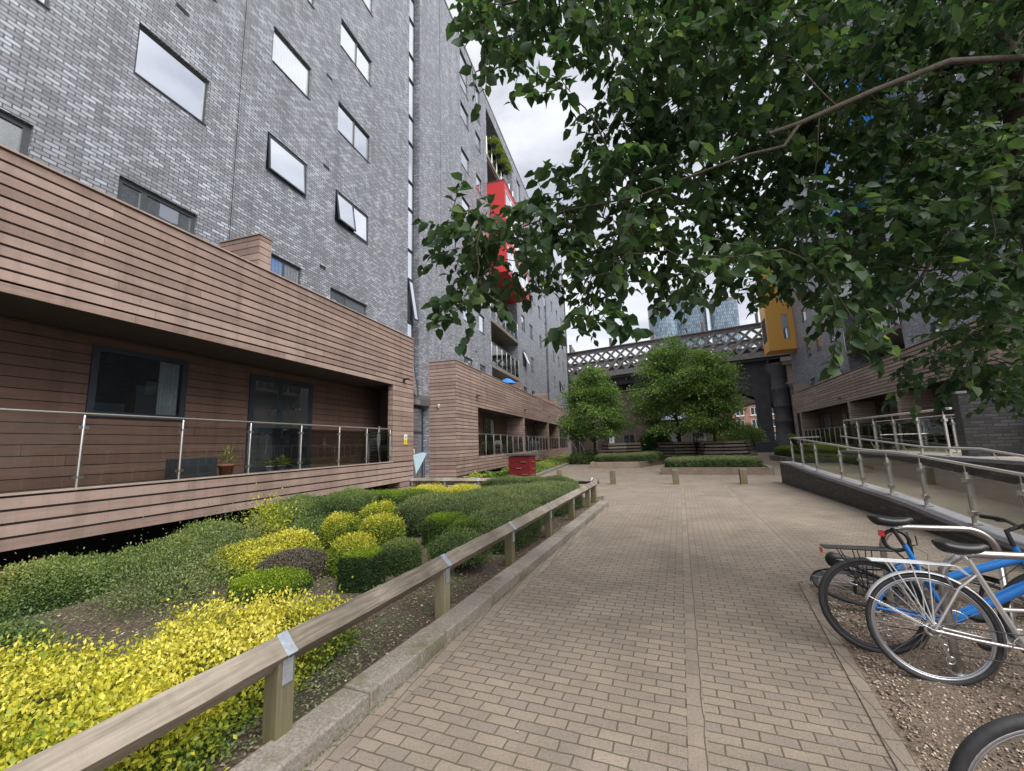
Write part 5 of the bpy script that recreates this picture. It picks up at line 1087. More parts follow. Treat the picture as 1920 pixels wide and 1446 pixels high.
# ------------------------------------------------------------------ birdsmouth rail fences
def fence(label, posts, ang_rail=True, size=.118, zt=.62, ext0=None, ext1=None):
    T = thing('rail_fence', label, 'fence', (posts[0][0], posts[0][1], 0))
    o0 = Vector((posts[0][0], posts[0][1], 0)); d = (Vector((*posts[-1], 0))-Vector((*posts[0], 0))).normalized()
    ang = math.atan2(d.y, d.x)-PI/2; T.rotation_euler = (0, 0, ang)
    ts = [(Vector((*p_, 0))-o0).dot(d) for p_ in posts]
    hd = size/math.sqrt(2)*1.12; zc = zt-hd
    a, b = ts[0]-(ext0 or .12), ts[-1]+(ext1 or .12); cuts = [a]+[t for t in ts[1:-1]]+[b]
    m = MB()
    for s0, s1 in zip(cuts, cuts[1:]):
        m.tint = random.random(); e = .004
        pr = [(0, zc+hd), (hd, zc), (0, zc-hd), (-hd, zc)]; ny_ = 14; rows = []
        for i in range(ny_+1):
            y = s0+e+(s1-s0-2*e)*i/ny_; rows.append([(px+random.uniform(-.0025, .0025), y, pz+random.uniform(-.0025, .0025)) for px, pz in pr])
        m.grid(rows, True, False); m.face(rows[0]); m.face(rows[-1][::-1])
    m.build('rail', M['rail_wood'], T, bevel=.005)
    for i, t in enumerate(ts):
        m = MB(); m.tint = random.random(); q = .055
        m.obox((0, t, (zc+.0)/2-.02), (q, 0, 0), (0, q, 0), (0, 0, (zc-.008)/2+.02))
        po = m.build('post', M['post_wood'], T, bevel=.007)
        m = MB(); th = .003; w_ = .034; s2 = hd+.004
        m.face([(0, t-w_, zc+s2), (s2, t-w_, zc), (s2, t+w_, zc), (0, t+w_, zc+s2)]); m.face([(0, t-w_, zc+s2), (-s2, t-w_, zc), (-s2, t+w_, zc), (0, t+w_, zc+s2)][::-1])
        for s in (1, -1):
            m.box(s*(q+.003), s*(q+.007), t-w_, t+w_, zc-.16, zc-.0)
            m.face([(s*s2, t-w_, zc+.001), (s*(q+.005), t-w_, zc-.02), (s*(q+.005), t+w_, zc-.02), (s*s2, t+w_, zc+.001)])
            for zq in (zc-.13, zc-.04): m.lathe([(.008, 0), (.006, .004), (.0005, .005)], (0, 0, 0), 8) if False else m.box(s*(q+.007), s*(q+.010), t-.006, t+.006, zq-.006, zq+.006)
        so_ = m.build('strap', M['galv'], T)
        sm = so_.modifiers.new('s', 'SOLIDIFY'); sm.thickness = .002
    return T
FP = [(-2.17, .35), (-2.03, 2.07), (-1.86, 3.80), (-1.69, 5.50), (-1.52, 7.28), (-1.36, 9.0), (-1.19, 10.75), (-1.14, 11.55)]
FP = [(-2.215+.0967*y, y) for y in (.33, 2.05, 3.79, 5.50, 7.28, 9.0, 10.72, 11.55)]
fence('long weathered timber knee rail with metal straps running beside the paved path', FP, ext0=1.6)
fence('short timber knee rail crossing the far end of the planted bed', [(-1.22, 12.55), (-1.9, 12.62), (-3.4, 12.76), (-4.93, 12.9), (-6.2, 13.0), (-7.5, 13.12)], ext0=.2)
fence('very short timber rail joining the two knee rails at the far corner', [(-1.10, 11.75), (-1.16, 12.45)])

# ------------------------------------------------------------------ bollards
bl = ['timber bollard stub left of the others, close behind the rail corner', 'timber bollard stub in front of the left raised bed', 'timber bollard stub in the middle of the row, before the front raised bed', 'timber bollard stub at the right of the row, nearest the ramp']
for (x, y), lb in zip(((-3.15, 18.0), (-.84, 16.97), (1.48, 16.87), (3.75, 16.77)), bl):
    T = thing('bollard', lb, 'bollard', (x, y, 0), random.uniform(-.1, .1), 'timber bollards across the path')
    m = MB(); m.tint = random.random(); m.box(-.11, .11, -.11, .11, -.02, .53); m.build('post', M['post_wood'], T, bevel=.012)
    m = MB(); m.box(-.095, .095, -.095, .095, .531, .54); m.build('cap', M['rail_wood'], T)
# ------------------------------------------------------------------ red box by the border
T = thing('red_cabinet', 'dark red slatted wooden box with grey lid behind the far rail', 'cabinet', (-4.72, 17.65, .0), -.10)
m = MB()
for i in range(4): z = .1+i*.27; m.box(-.49, .49, -.4, .4, z, z+.255)
m.box(-.47, .47, -.38, .38, .02, 1.17); m.build('body', M['redbox'], T, bevel=.008)
m = MB(); m.box(-.56, .56, -.47, .47, 1.19, 1.235); m.box(-.53, .53, -.44, .44, 1.236, 1.27); m.build('lid', M['lid'], T, bevel=.01)
for x, z in ((.22, .92), (-.0, .66), (.25, .4)):
    m = MB(); m.box(x-.13, x+.13, -.445, -.401, z-.012, z+.012); m.build('handle', M['rail_wood'], T)
for z in (.92, .62, .36): m = MB(); m.box(.491, .53, -.12, .12, z-.012, z+.012); m.build('handle', M['rail_wood'], T)
# ------------------------------------------------------------------ pale blue board by the entrance
T = thing('leaning_board', 'pale blue board leaning across the glazed entrance between the plank blocks', 'board', (-8.5, 14.6, 0))
m = MB(); m.prism([(.45, .62), (1.35, 1.42), (1.0, 1.46), (.2, 1.38)], 0, .03, lambda a, b, c: (c, a, b)); m.build('panel', M['paleblue'], T)
m = MB(); m.box(-.02, .0, .6, .66, 0, .7); m.box(-.02, 0, 1.2, 1.26, 0, 1.4); m.build('prop', M['steel_dull'], T)
# ------------------------------------------------------------------ raised beds with hedges
def raised_bed(label, poly, zk, lab2, blobs, n, lf='lf_grey', kerbm='sleeper_pale', th=.16, base=.46):
    T = thing('raised_bed', label, 'planter', (poly[0][0], poly[0][1], 0)); ox, oy = poly[0]
    P_ = [Vector((a-ox, b-oy, 0)) for a, b in poly]; m = MB()
    for i in range(len(P_)):
        a, b = P_[i], P_[(i+1) % len(P_)]; d = (b-a).normalized(); nn_ = Vector((-d.y, d.x, 0)); m.tint = random.random()
        m.obox((a+b)/2+nn_*th/2+Vector((0, 0, zk/2-.01)), (b-a)/2-d*.003, nn_*th/2, (0, 0, zk/2+.01))
    m.build('edging', M[kerbm], T, bevel=.01)
    m = MB(); m.face([(p_.x, p_.y, zk-.06) for p_ in P_]); m.build('soil_fill', M['soil'], T)
    shrub('bed_hedge', lab2, blobs, n, .05, .028, lf, top=.22, lump=.03, loose=.06, base=base, spread=.35, cat='hedge')
raised_bed('left timber-edged raised bed holding a clipped hedge', [(-2.75, 27.4), (.35, 27.0), (2.9, 33.5), (2.4, 34.2), (-2.2, 34.0)], .38, 'clipped hedge in the left raised bed, below the leftmost tiered planter', [B(-.85, 28.5, 1.55, .9, .2, .82, 5, -.05), B(.9, 30.2, .7, 2.0, .2, .84, 5, -.35)], 9000)
raised_bed('front timber-edged raised bed in the middle of the court', [(1.25, 21.65), (5.9, 20.75), (6.3, 23.2), (1.55, 23.9)], .32, 'clipped hedge in the front raised bed, right behind the bollards', [B(3.65, 22.3, 2.05, .85, .15, .74, 6, -.19)], 13000)
raised_bed('curved stone-edged bed on the right beyond the ramp', [(9.3, 30.2), (10.2, 28.4), (14.0, 27.2), (15.0, 34.0), (9.6, 34.6)], .36, 'yellow-green hedge in the right-hand bed beyond the end of the ramp', [B(12.0, 30.2, 2.2, 1.7, .2, .98, 4), B(11.2, 32.6, 1.5, 1.8, .2, .98, 4)], 9000, 'lf_lime', 'concrete', base=.66)
# tiered timber planters
def tier_planter(label, c, r0, r1, h, rot, nside=8):
    T = thing('tiered_planter', label, 'planter', (*c, 0), rot, 'tiered timber planters round the court trees')
    k_ = 7
    for i in range(k_):
        m = MB(); m.tint = random.random(); r = r0+(r1-r0)*i/(k_-1); z = h*i/k_; t = h/k_*.62
        poly = [(r*math.cos(2*PI*(j+.5)/nside), r*math.sin(2*PI*(j+.5)/nside)) for j in range(nside)]
        pin = [(x*(1-.28/r), y*(1-.28/r)) for x, y in poly]
        for j in range(nside):
            a, b = poly[j], poly[(j+1) % nside]; c_, d_ = pin[j], pin[(j+1) % nside]; m.tint = random.random()
            q = [a, b, d_, c_]; m.prism(q, z+h/k_*.38, z+h/k_)
        m.build('sleeper_tier', M['sleeper'], T)
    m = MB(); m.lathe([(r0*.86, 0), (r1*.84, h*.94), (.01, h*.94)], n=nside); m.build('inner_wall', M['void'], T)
tier_planter('leftmost tiered timber planter, behind the left hedge', (-.9, 31.6), 1.75, 1.6, 1.55, -.1)
tier_planter('middle tiered timber planter between the two others', (3.35, 32.7), 1.95, 1.65, 1.5, .1)
tier_planter('nearest tiered timber planter, behind the front hedge', (5.9, 30.3), 1.95, 1.55, 1.48, .2)
# ------------------------------------------------------------------ courtyard trees
def tree(label, c, h, clumps, n, tr=.11, seed=1, z0=1.3, leafL=.18, lean=(0, 0)):
    r_ = np.random.default_rng(seed); T = thing('courtyard_tree', label, 'tree', (*c, 0), group='leafy trees in the court')
    m = MB(); top = Vector((lean[0], lean[1], h*.86))
    pts = [Vector((0, 0, 0)), Vector((lean[0]*.15+.05, lean[1]*.15, h*.22)), Vector((lean[0]*.4-.04, lean[1]*.4+.05, h*.45)), Vector((lean[0]*.7, lean[1]*.7, h*.66)), top]
    m.tube(pts, [tr, tr*.85, tr*.6, tr*.36, tr*.12], 9)
    for (x, y, z, rx, rz) in clumps:
        zz_ = max(z0*.9, z-rz*.7-.5); f = min(max(zz_/h, .1), .8); b = Vector((lean[0]*f, lean[1]*f, zz_)); m.tube([b, (b+Vector((x, y, z)))/2+Vector((0, 0, .1)), (x, y, z)], [tr*.4, tr*.25, .012], 6)
    m.build('trunk', M['bark'], T)
    vol = np.array([q[3]**2*q[4] for q in clumps])**.7; cnt = (1.9*n*vol/vol.sum()).astype(int); P, A, Nn = [], [], []
    for (x, y, z, rx, rz), k_ in zip(clumps, cnt):
        # layered sprays inside each clump
        ns = max(6, k_//60); d = unit(r_.normal(size=(ns, 3)))*(r_.random((ns, 1))**.4); sc = d*np.array([rx, rx, rz])+np.array([x, y, z])
        i = r_.integers(0, ns, k_); out = unit(sc-np.array([x*.3, y*.3, z-rz*.4])+1e-3)
        q = sc[i]+r_.normal(0, 1, (k_, 3))*np.array([.33, .33, .10]); q[:, 2] -= ((q[:, :2]-sc[i][:, :2])**2).sum(1)*.5
        P.append(q); A.append(unit(out[i]*.7+r_.normal(0, .6, (k_, 3))+np.array([0, 0, -.35]))); Nn.append(unit(np.array([0, 0, 1.0])+r_.normal(0, .45, (k_, 3))))
    P = np.concatenate(P); A = np.concatenate(A); Nn = np.concatenate(Nn); k_ = len(P)
    tint = np.clip(.42+.22*np.sin(P[:, 0]*1.9+P[:, 2]*2.3+seed)*np.sin(P[:, 1]*1.7)+r_.normal(0, .17, k_), 0, 1)
    leafmesh('crown', P, A, Nn, r_.uniform(.7, 1.2, k_)*leafL, r_.uniform(.7, 1.1, k_)*leafL*.55, tint, M['lf_mid'], T)
    return T
def mk(seed, rows):
    r_ = np.random.default_rng(seed); out = []
    for z, rad_, num, rx, rz in rows:
        for j in range(num):
            a = 2*PI*(j+r_.random()*.6)/num; q = rad_*r_.uniform(.7, 1.35); out.append((q*math.cos(a), q*math.sin(a), z+r_.uniform(-.25, .25), rx*1.22*r_.uniform(.7, 1.3), rz*1.1))
    return out
tree('left courtyard tree with pale slim trunk beside the far end of the plank block', (-3.0, 34.2), 8.4, mk(3, [(2.5, 1.5, 6, .7, .4), (3.4, 1.8, 7, .85, .55), (4.5, 1.5, 6, .85, .6), (5.8, 1.2, 5, .85, .6), (7.0, .7, 4, .75, .6), (7.9, .15, 1, .55, .5)]), 15000, .10, 11)
tree('tallest courtyard tree rising from the middle tiered planter', (3.3, 32.7), 9.8, mk(4, [(2.7, 1.7, 7, .75, .45), (4.3, 1.9, 7, 1.0, .6), (5.6, 1.8, 7, 1.0, .65), (6.9, 1.4, 6, .95, .65), (8.1, .8, 4, .85, .6), (9.1, .1, 1, .6, .5)]), 19000, .14, 12)
tree('courtyard tree leaning out of the nearest tiered planter, right of the tallest one', (5.3, 30.4), 8.5, mk(5, [(2.7, 1.1, 5, .65, .45), (4.0, 1.2, 6, .75, .5), (5.1, 1.2, 6, .75, .55), (6.2, 1.0, 5, .75, .5), (7.2, .3, 3, .65, .5)]), 13000, .11, 13)
0 and tree('small courtyard tree between the left tree and the tallest tree', (.2, 33.6), 7.6, mk(6, [(2.4, 1.0, 5, .7, .45), (3.6, 1.3, 5, .8, .5), (4.9, 1.2, 5, .8, .55), (6.1, .8, 4, .7, .5), (7.0, .1, 1, .5, .4)]), 10000, .09, 14)
shrub('courtyard_bush', 'dark round bush between the left and middle tiered planters', [B(1.75, 35.5, 1.2, 1.0, -.2, 2.3, 2.4)], 5200, .12, .06, 'lf_green', base=.3, loose=.25, lump=.12)
shrub('courtyard_bush', 'low dark bush at the foot of the left courtyard tree', [B(-3.4, 33.2, 1.4, .8, -.2, .85, 2.4)], 4200, .12, .06, 'lf_green', base=.32, loose=.25, lump=.12)
shrub('willowy_bush', 'feathery pale green bush in front of the dark viaduct columns', [B(12.6, 53.4, 1.7, 1.2, -.2, 2.9, 2.3), B(10.7, 53.5, 1.5, 1.2, -.2, 2.0, 2.3)], 7000, .24, .05, 'lf_cover', base=.22, loose=.5, lump=.15, scale=.7, patch=.1)
T = thing('plant_trough', 'long dark slate planter in front of the viaduct columns', 'planter', (13.9, 51.3, 0), -.15)
m = MB(); m.box(-.9, 1.3, -.5, .5, 0, 1.15); m.build('trough', M['planter'], T, bevel=.02); m = MB(); m.box(-.82, 1.22, -.42, .42, 1.151, 1.16); m.build('soil_fill', M['soil'], T)
# stair handrail at the far end of the plank block
T = thing('stair_handrail', 'double sloping steel stair rail at the far end of the left plank block', 'handrail', (-7.3, 51.4, 0))
for dx in (.0, 1.0):
    m = MB(); m.tube([(dx, 0, 1.9), (dx, .1, 1.95), (dx+.2, 2.6, .9), (dx+.2, 2.9, .9)], .035, 8); m.build('rail', M['steel'], T)
    for y, z in ((.1, 1.9), (2.6, .9)): m = MB(); m.tube([(dx+.07*y, y, 0), (dx+.07*y, y, z)], .03, 8); m.build('post', M['steel'], T)
# ------------------------------------------------------------------ things on the balconies
DX = -8.4
T = thing('planter_box', 'dark slate trough standing on the near balcony beside the terracotta pot', 'planter', (-8.35, 6.08, 1.2))
m = MB(); m.box(-.2, .2, -.36, .36, .0, .40); m.build('trough', M['planter'], T, bevel=.012); m = MB(); m.box(-.16, .16, -.32, .32, .401, .41); m.build('soil_fill', M['soil'], T)
def potted(label, loc, r, h, mat_, lf, n, L, W_l, spreadr, hh, group=None, base=.55):
    T = thing('potted_plant', label, 'plant', loc, group=group); m = MB(); m.lathe([(.001, 0), (r*.72, 0), (r*.95, h*.82), (r*1.08, h*.82), (r*1.08, h), (r*.92, h), (r*.9, h*.9), (.001, h*.9)], n=20); m.build('pot', M[mat_], T)
    r_ = np.random.default_rng(n); d = unit(r_.normal(size=(n, 3))); d[:, 2] = np.abs(d[:, 2]); P = d*np.array([spreadr, spreadr, hh])*r_.random((n, 1))**.5+np.array([0, 0, h])
    leafmesh('leaves', P, unit(d+r_.normal(0, .5, (n, 3))), unit(np.array([0, 0, 1.])+r_.normal(0, .5, (n, 3))), r_.uniform(.7, 1.2, n)*L, W_l, np.clip(base+r_.normal(0, .2, n), 0, 1), M[lf], T); return T
potted('terracotta pot with a thin yellow-green plant on the near balcony', (-8.3, 6.75, 1.2), .15, .24, 'terracotta', 'lf_cover', 70, .16, .02, .16, .36)
potted('small pale blue pot, the left one by the near balcony door', (-8.62, 8.15, 1.2), .09, .13, 'paleblue', 'lf_green', 60, .09, .03, .1, .14)
potted('small broad-leaved pot, the right one by the near balcony door', (-8.6, 8.5, 1.2), .1, .13, 'paleblue', 'lf_cover', 90, .12, .04, .14, .2)
# stack of metal chairs
def chair(label, loc, rz, group, tubem='chrome', seatm='black'):
    T = thing('stacking_chair', label, 'chair', loc, rz, group)
    for s in (-1, 1):
        m = MB(); m.tube([(s*.25, -.24, 0), (s*.23, -.2, .43), (s*.22, .2, .45)], .0125, 6); m.build('leg', M[tubem], T)
        m = MB(); m.tube([(s*.25, .3, 0), (s*.22, .2, .45), (s*.21, .27, .86)], .0125, 6); m.build('leg', M[tubem], T)
        m = MB(); m.tube([(s*.25, -.2, .43), (s*.27, -.18, .64), (s*.25, .24, .66)], .011, 6); m.build('armrest', M[tubem], T)
    m = MB()
    for i in range(6): m.box(-.21, .21, -.2+i*.07, -.15+i*.07, .45, .462)
    m.build('seat', M[seatm], T)
    m = MB()
    for i in range(3): m.box(-.205, .205, .232+i*.022, .245+i*.022, .62+i*.085, .68+i*.085)
    m.build('backrest', M[seatm], T); return T
cl = ['bottom chair of the stack at the end of the near balcony', 'second chair up in the stack on the near balcony', 'third chair up in the stack on the near balcony', 'fourth chair up in the stack on the near balcony', 'top chair of the stack on the near balcony']
for i in range(5): chair(cl[i], (-8.25+.0, 12.2-.02*i, 1.2+i*.085), -PI/2-.25, 'metal chairs stacked on the near balcony', 'alu')
# furniture on the second block
for i, (y, rz, lb) in enumerate(((25.0, .4, 'pale chair behind the glass of the first bay of the farther plank block'), (33.5, -.5, 'left pale chair in the second bay of the farther plank block'), (36.6, .8, 'right pale chair in the second bay of the farther plank block'))):
    chair(lb, (-8.2, y, 1.12), rz, 'pale balcony chairs', 'white', 'white')
T = thing('balcony_table', 'small pale round table between two chairs in the second bay', 'table', (-8.2, 35.1, 1.12)); m = MB(); m.lathe([(.001, .7), (.4, .7), (.4, .73), (.001, .73)], n=20); m.build('tabletop', M['white'], T); m = MB(); m.tube([(0, 0, .03), (0, 0, .7)], .03, 8); m.lathe([(.22, 0), (.22, .03), (.001, .03)], n=16); m.build('leg', M['white'], T)
potted('leafy pot behind the glass of the first bay of the farther plank block', (-8.1, 22.5, 1.12), .18, .3, 'planter', 'lf_cover', 300, .16, .05, .35, .5)
potted('bushy pot near the middle of the first bay of the farther plank block', (-8.1, 27.2, 1.12), .2, .3, 'planter', 'lf_green', 300, .16, .05, .35, .6)
# blue parasol on the terrace
T = thing('parasol', 'folded bright blue parasol cloth on the roof terrace of the farther plank block', 'parasol', (-8.2, 27.3, 5.0)); m = MB(); m.tube([(0, 0, 0), (0, 0, 1.3)], .025, 8); m.build('pole', M['white'], T)
m = MB(); m.lathe([(.01, 1.35), (.25, 1.27), (.6, 1.02), (.66, .95), (.6, .98), (.2, 1.15), (.01, 1.2)], n=10, smooth=False); m.build('canopy', M['tarp'], T)
# trailing plants on the top balcony
for i, y in enumerate((27.4, 28.6, 29.8, 30.7)):
    potted(['trailing balcony plant nearest the brick corner on the top loggia', 'second trailing plant on the top loggia', 'third trailing plant on the top loggia', 'trailing plant farthest along the top loggia'][i], (-8.75, y, 24.6), .2, .25, 'planter', 'lf_cover', 420, .22, .07, .55, .5, 'trailing plants on the top balcony', .55)
Mr = RBK.matrix_basis
def onright(x, y, z): return tuple(Mr @ Vector((x, y, z)))
potted('white pot with an orange-yellow plant on the right roof terrace', onright(.9, 14.3, 5.55), .2, .4, 'white', 'lf_yellow', 260, .14, .05, .28, .5, None, .75)
potted('pale leafy pot at the left end of the right-hand balcony rail', onright(1.75, 4.0, .9), .22, .5, 'planter', 'lf_cover', 260, .2, .05, .4, .5)
for i, y in enumerate((16.6, 17.1)):
    T = thing('globe_light', ['small white globe ornament on the right terrace edge, left one', 'small white globe ornament on the right terrace edge, right one'][i], 'ornament', onright(1.27, y, 5.68)); m = MB(); m.lathe([(.001, .0), (.08, .03), (.11, .11), (.08, .19), (.001, .22)], n=12); m.build('globe', M['white'], T); m = MB(); m.lathe([(.06, 0), (.06, .02), (.001, .02)], n=10); m.build('foot', M['steel'], T)
T = thing('balcony_table', 'blue-topped table behind the right-hand balcony glass', 'table', onright(.8, 22.2, 1.03)); m = MB(); m.box(-.4, .4, -.7, .7, .72, .76); m.build('tabletop', M['paleblue'], T)
for sx in (-.35, .35):
    for s_ in (-.6, .6): m = MB(); m.box(sx-.02, sx+.02, s_-.02, s_+.02, 0, .72); m.build('leg', M['steel_dull'], T)

# ------------------------------------------------------------------ cycle stands
def hoop(label, base, ang, wd=.78, h=.80, r=.025):
    T = thing('cycle_stand', label, 'bike stand', (*base, 0), ang, 'steel hoop cycle stands'); m = MB(); pts = [(0, 0, -.05), (0, 0, h-.2)]
    for i in range(1, 9): a = PI/2*i/8; pts.append((.2-.2*math.cos(a), 0, h-.2+.2*math.sin(a)))
    for i in range(0, 9): a = PI/2*i/8; pts.append((wd-.2+.2*math.sin(a), 0, h-.2+.2*math.cos(a)))
    pts += [(wd, 0, h-.2), (wd, 0, -.05)]; m.tube(pts, r, 12); m.build('hoop', M['steel_dull'], T)
    for x in (0, wd): m = MB(); m.lathe([(.06, .008), (.06, .02), (.03, .022)], (x, 0, 0), 14); m.build('foot_plate', M['steel_dull'], T)
hoop('farthest cycle stand hoop, behind the black saddle and in front of the ramp wall', (2.14, 4.72), -.06, .8, .8)
hoop('middle cycle stand hoop between the blue bike and the silver bike', (2.03, 3.77), -.06, .8, .8)
hoop('nearest cycle stand hoop, cut by the right edge of the photo', (2.17, 3.1), -.06, .8, .8)

# ------------------------------------------------------------------ bicycles
def bike(label, loc, heading, lean, frame, rim, guard=None, rack=None, saddle_h=.93, steer=0.0, reflect=None, step=False, lampred=True, fat=.0165, saddle=True, lock=False, spoke_ref=None, slope=False):
    T = thing('bicycle', label, 'bicycle', loc, rot=(lean, 0, heading)); T.rotation_mode = 'XYZ'
    R_ = .345
    bb = Vector((.44, 0, .29)); st = Vector((.27, 0, .76)); hb = Vector((.93, 0, .60)); ht = Vector((.875, 0, .79 if not step else .80)); ra = Vector((0, 0, R_)); fa = Vector((1.06, 0, R_))
    m = MB(); big = .0175 if not step else .016
    if step: m.tube([hb+Vector((.005, 0, .04)), Vector((.66, 0, .43)), bb], big*1.1, 9); m.tube([ht, Vector((.62, 0, .52)), st+(bb-st)*.55], .013, 8)
    else: m.tube([hb, bb], big*(2.0 if slope else 1.2), 12); m.tube([ht+Vector((.003, 0, -.04)), bb+(st-bb)*(.52 if slope else 1.0)], big*(1.65 if slope else 1.05), 12)
    m.tube([bb, st+Vector((-.012, 0, .04))], big, 10); m.tube([hb+Vector((.01, 0, -.035)), ht+Vector((-.01, 0, .035))], .02, 10)
    for s in (-1, 1):
        m.tube([bb+Vector((-.03, s*.035, 0)), Vector((.2, s*.055, .315)), ra+Vector((0, s*.062, 0))], .010, 7); m.tube([st+Vector((.005, s*.014, -.06)), Vector((.17, s*.045, .62)), ra+Vector((0, s*.062, 0))], .0085, 7)
    m.tube([bb+Vector((0, -.04, 0)), bb+Vector((0, .04, 0))], .022, 10); m.build('frame', M[frame], T)
    def wheel(c, mat_, ang=0):
        c = Vector(c); ax = Vector((math.sin(-ang), math.cos(ang), 0)) if ang else Vector((0, 1, 0))
        m = MB(); ri = R_-2*fat-.003; m.torus(c, ax, ri, .0105, 56, 8, sq=1.0); m.torus(c, ax, ri-.012, .006, 56, 6)
        x = Vector((ax.y, -ax.x, 0)); z = Vector((0, 0, 1))
        for i in range(28):
            a = 2*PI*i/28; a2 = a+(.55 if i % 4 < 2 else -.55); s = 1 if i % 2 else -1
            p0 = c+ax*s*.028+(x*math.cos(a2)+z*math.sin(a2))*.02; p1 = c+(x*math.cos(a)+z*math.sin(a))*(ri-.012); m.tube([p0, p1], .0012, 3, False)
        m.tube([c-ax*.05, c+ax*.05], .016, 10); m.tube([c-ax*.066, c+ax*.066], .006, 8); m.lathe
        o = m.build('wheel', M[mat_], T)
        m = MB(); m.torus(c, ax, R_-fat, fat, 60, 10); m.build('tyre', M['rubber'], o)
        if spoke_ref and c.x > .5: 
            m = MB(); ar_ = .78; d = x*math.cos(ar_)+z*math.sin(ar_); q = c+d*.165; t2 = x*math.sin(ar_)-z*math.cos(ar_); m.obox(q, d*.022, t2*.036, ax*.006); m.build('spoke_reflector', M['reflector_orange'], o)
        return o
    wheel(ra, rim); wf = wheel(fa, rim, steer)
    m = MB()
    for s in (-1, 1): m.tube([hb+Vector((.008, s*.03, -.03)), Vector((.975, s*.052, .48)), fa+Vector((0, s*.055, 0))], [.012, .011, .008], 7)
    m.box(.915, .965, -.045, .045, .545, .585); m.build('fork', M[frame], T)
    # drivetrain
    m = MB(); m.torus(bb+Vector((0, -.06, 0)), (0, 1, 0), .085, .004, 36, 6)
    for i in range(5): a = 2*PI*i/5; m.bar(bb+Vector((0, -.06, 0)), bb+Vector((.083*math.cos(a), -.06, .083*math.sin(a))), .012, .004, up=(0, 1, 0))
    m.build('chainring', M['chrome'], T); m = MB(); m.torus(ra+Vector((0, -.045, 0)), (0, 1, 0), .04, .012, 24, 6); m.build('cassette', M['chrome'], T)
    for s, a in ((-1, -.7), (1, -.7+PI)):
        m = MB(); e = bb+Vector((.17*math.cos(a), s*.085, .17*math.sin(a))); m.bar(bb+Vector((0, s*.075, 0)), e, .018, .012, up=(0, 1, 0)); o = m.build('crank', M['chrome'], T)
        m = MB(); m.box(e.x-.045, e.x+.045, min(e.y, e.y+s*.09), max(e.y, e.y+s*.09), e.z-.012, e.z+.012); m.build('pedal', M['black'], o)
    m = MB(); m.tube([bb+Vector((0, -.06, .087)), ra+Vector((0, -.05, .042))], .004, 5); m.tube([bb+Vector((0, -.06, -.087)), Vector((.03, -.05, .22)), ra+Vector((.02, -.05, -.05))], .004, 5); m.build('chain', M['black'], T)
    m = MB(); m.bar(ra+Vector((.0, -.062, -.02)), ra+Vector((.03, -.062, -.10)), .02, .012, up=(0, 1, 0)); m.bar(ra+Vector((.03, -.062, -.10)), ra+Vector((.05, -.062, -.17)), .018, .014, up=(0, 1, 0)); m.torus(ra+Vector((.032, -.055, -.10)), (0, 1, 0), .022, .005, 16, 6); m.torus(ra+Vector((.052, -.055, -.17)), (0, 1, 0), .022, .005, 16, 6); m.build('derailleur', M['chrome' if frame != 'bikeblack' else 'black'], T)
    # seat
    if saddle:
        m = MB(); top = st+(st-bb).normalized()*(saddle_h-.76); m.tube([st, top-Vector((0, 0, .03))], .0135, 9); sp_ = m.build('seat_post', M['black' if frame != 'bikesilver' else 'chrome'], T)
        m = MB(); rows = []
        for t in np.linspace(0, 1, 13):
            x = top.x-.135+.275*t; wv = .078*(1-t)**.9*(1 if t > .06 else .8)+.016+.008*math.sin(PI*t); zt = top.z+.022+.026*(1-t)**2-.012*math.sin(PI*t)+(.006 if t > .9 else 0)
            ef = min(1, math.sqrt((t+.02)/.16), math.sqrt((1.02-t)/.14)); wv *= ef
            rows.append([(x, wv*math.cos(a), zt+ef*(.030*math.sin(a) if math.sin(a) > 0 else .058*(1-t*.62)*math.sin(a))) for a in np.linspace(0, 2*PI, 14, endpoint=False)])
        m.grid(rows, True); m.face(rows[0][::-1]); m.face(rows[-1]); m.build('saddle', M['saddle'], T)
        m = MB()
        for s in (-.02, .02): m.tube([(top.x-.09, s, top.z+.0), (top.x-.03, s, top.z-.03), (top.x+.04, s, top.z-.03), (top.x+.09, s, top.z+.0)], .004, 5)
        m.build('saddle_rail', M['chrome'], T)
        if lampred:
            m = MB(); m.box(top.x-.085, top.x-.055, -.018, .018, top.z-.10, top.z-.06); m.build('rear_light', M['reflector_red'], T)
        if lock:
            m = MB(); m.torus((top.x+.02, .02, top.z-.13), (.2, 1, .1), .075, .014, 28, 8); m.build('coil_lock', M['black'], T)
    # cockpit
    m = MB(); s0 = ht+Vector((-.012, 0, .04)); s1 = s0+Vector((-.02, 0, .10)); s2_ = s1+Vector((.075, 0, .035)); m.tube([s0, s1, s2_], .015, 9)
    def rs(v): v = Vector(v)-s1; return Vector((v.x*math.cos(steer)-v.y*math.sin(steer), v.x*math.sin(steer)+v.y*math.cos(steer), v.z))+s1
    hbp = [rs(s2_+Vector(q)) for q in ((-.09, -.30, .035), (-.02, -.16, .03), (0, -.05, 0), (0, .05, 0), (-.02, .16, .03), (-.09, .30, .035))]; m.tube(hbp, .012, 9); hbo = m.build('handlebar', M['black' if frame != 'bikesilver' else 'chrome'], T)
    for a, b in ((hbp[0], hbp[1]), (hbp[5], hbp[4])):
        m = MB(); d = (b-a).normalized(); m.tube([a-d*.005, a+d*.12], .0165, 9); m.build('grip', M['black'], hbo)
        m = MB(); m.tube([a+d*.15, a+d*.13+Vector((.055, 0, -.02)), a+d*.02+Vector((.06, 0, -.03))], .006, 6); m.build('brake_lever', M['chrome' if frame == 'bikesilver' else 'black'], hbo)
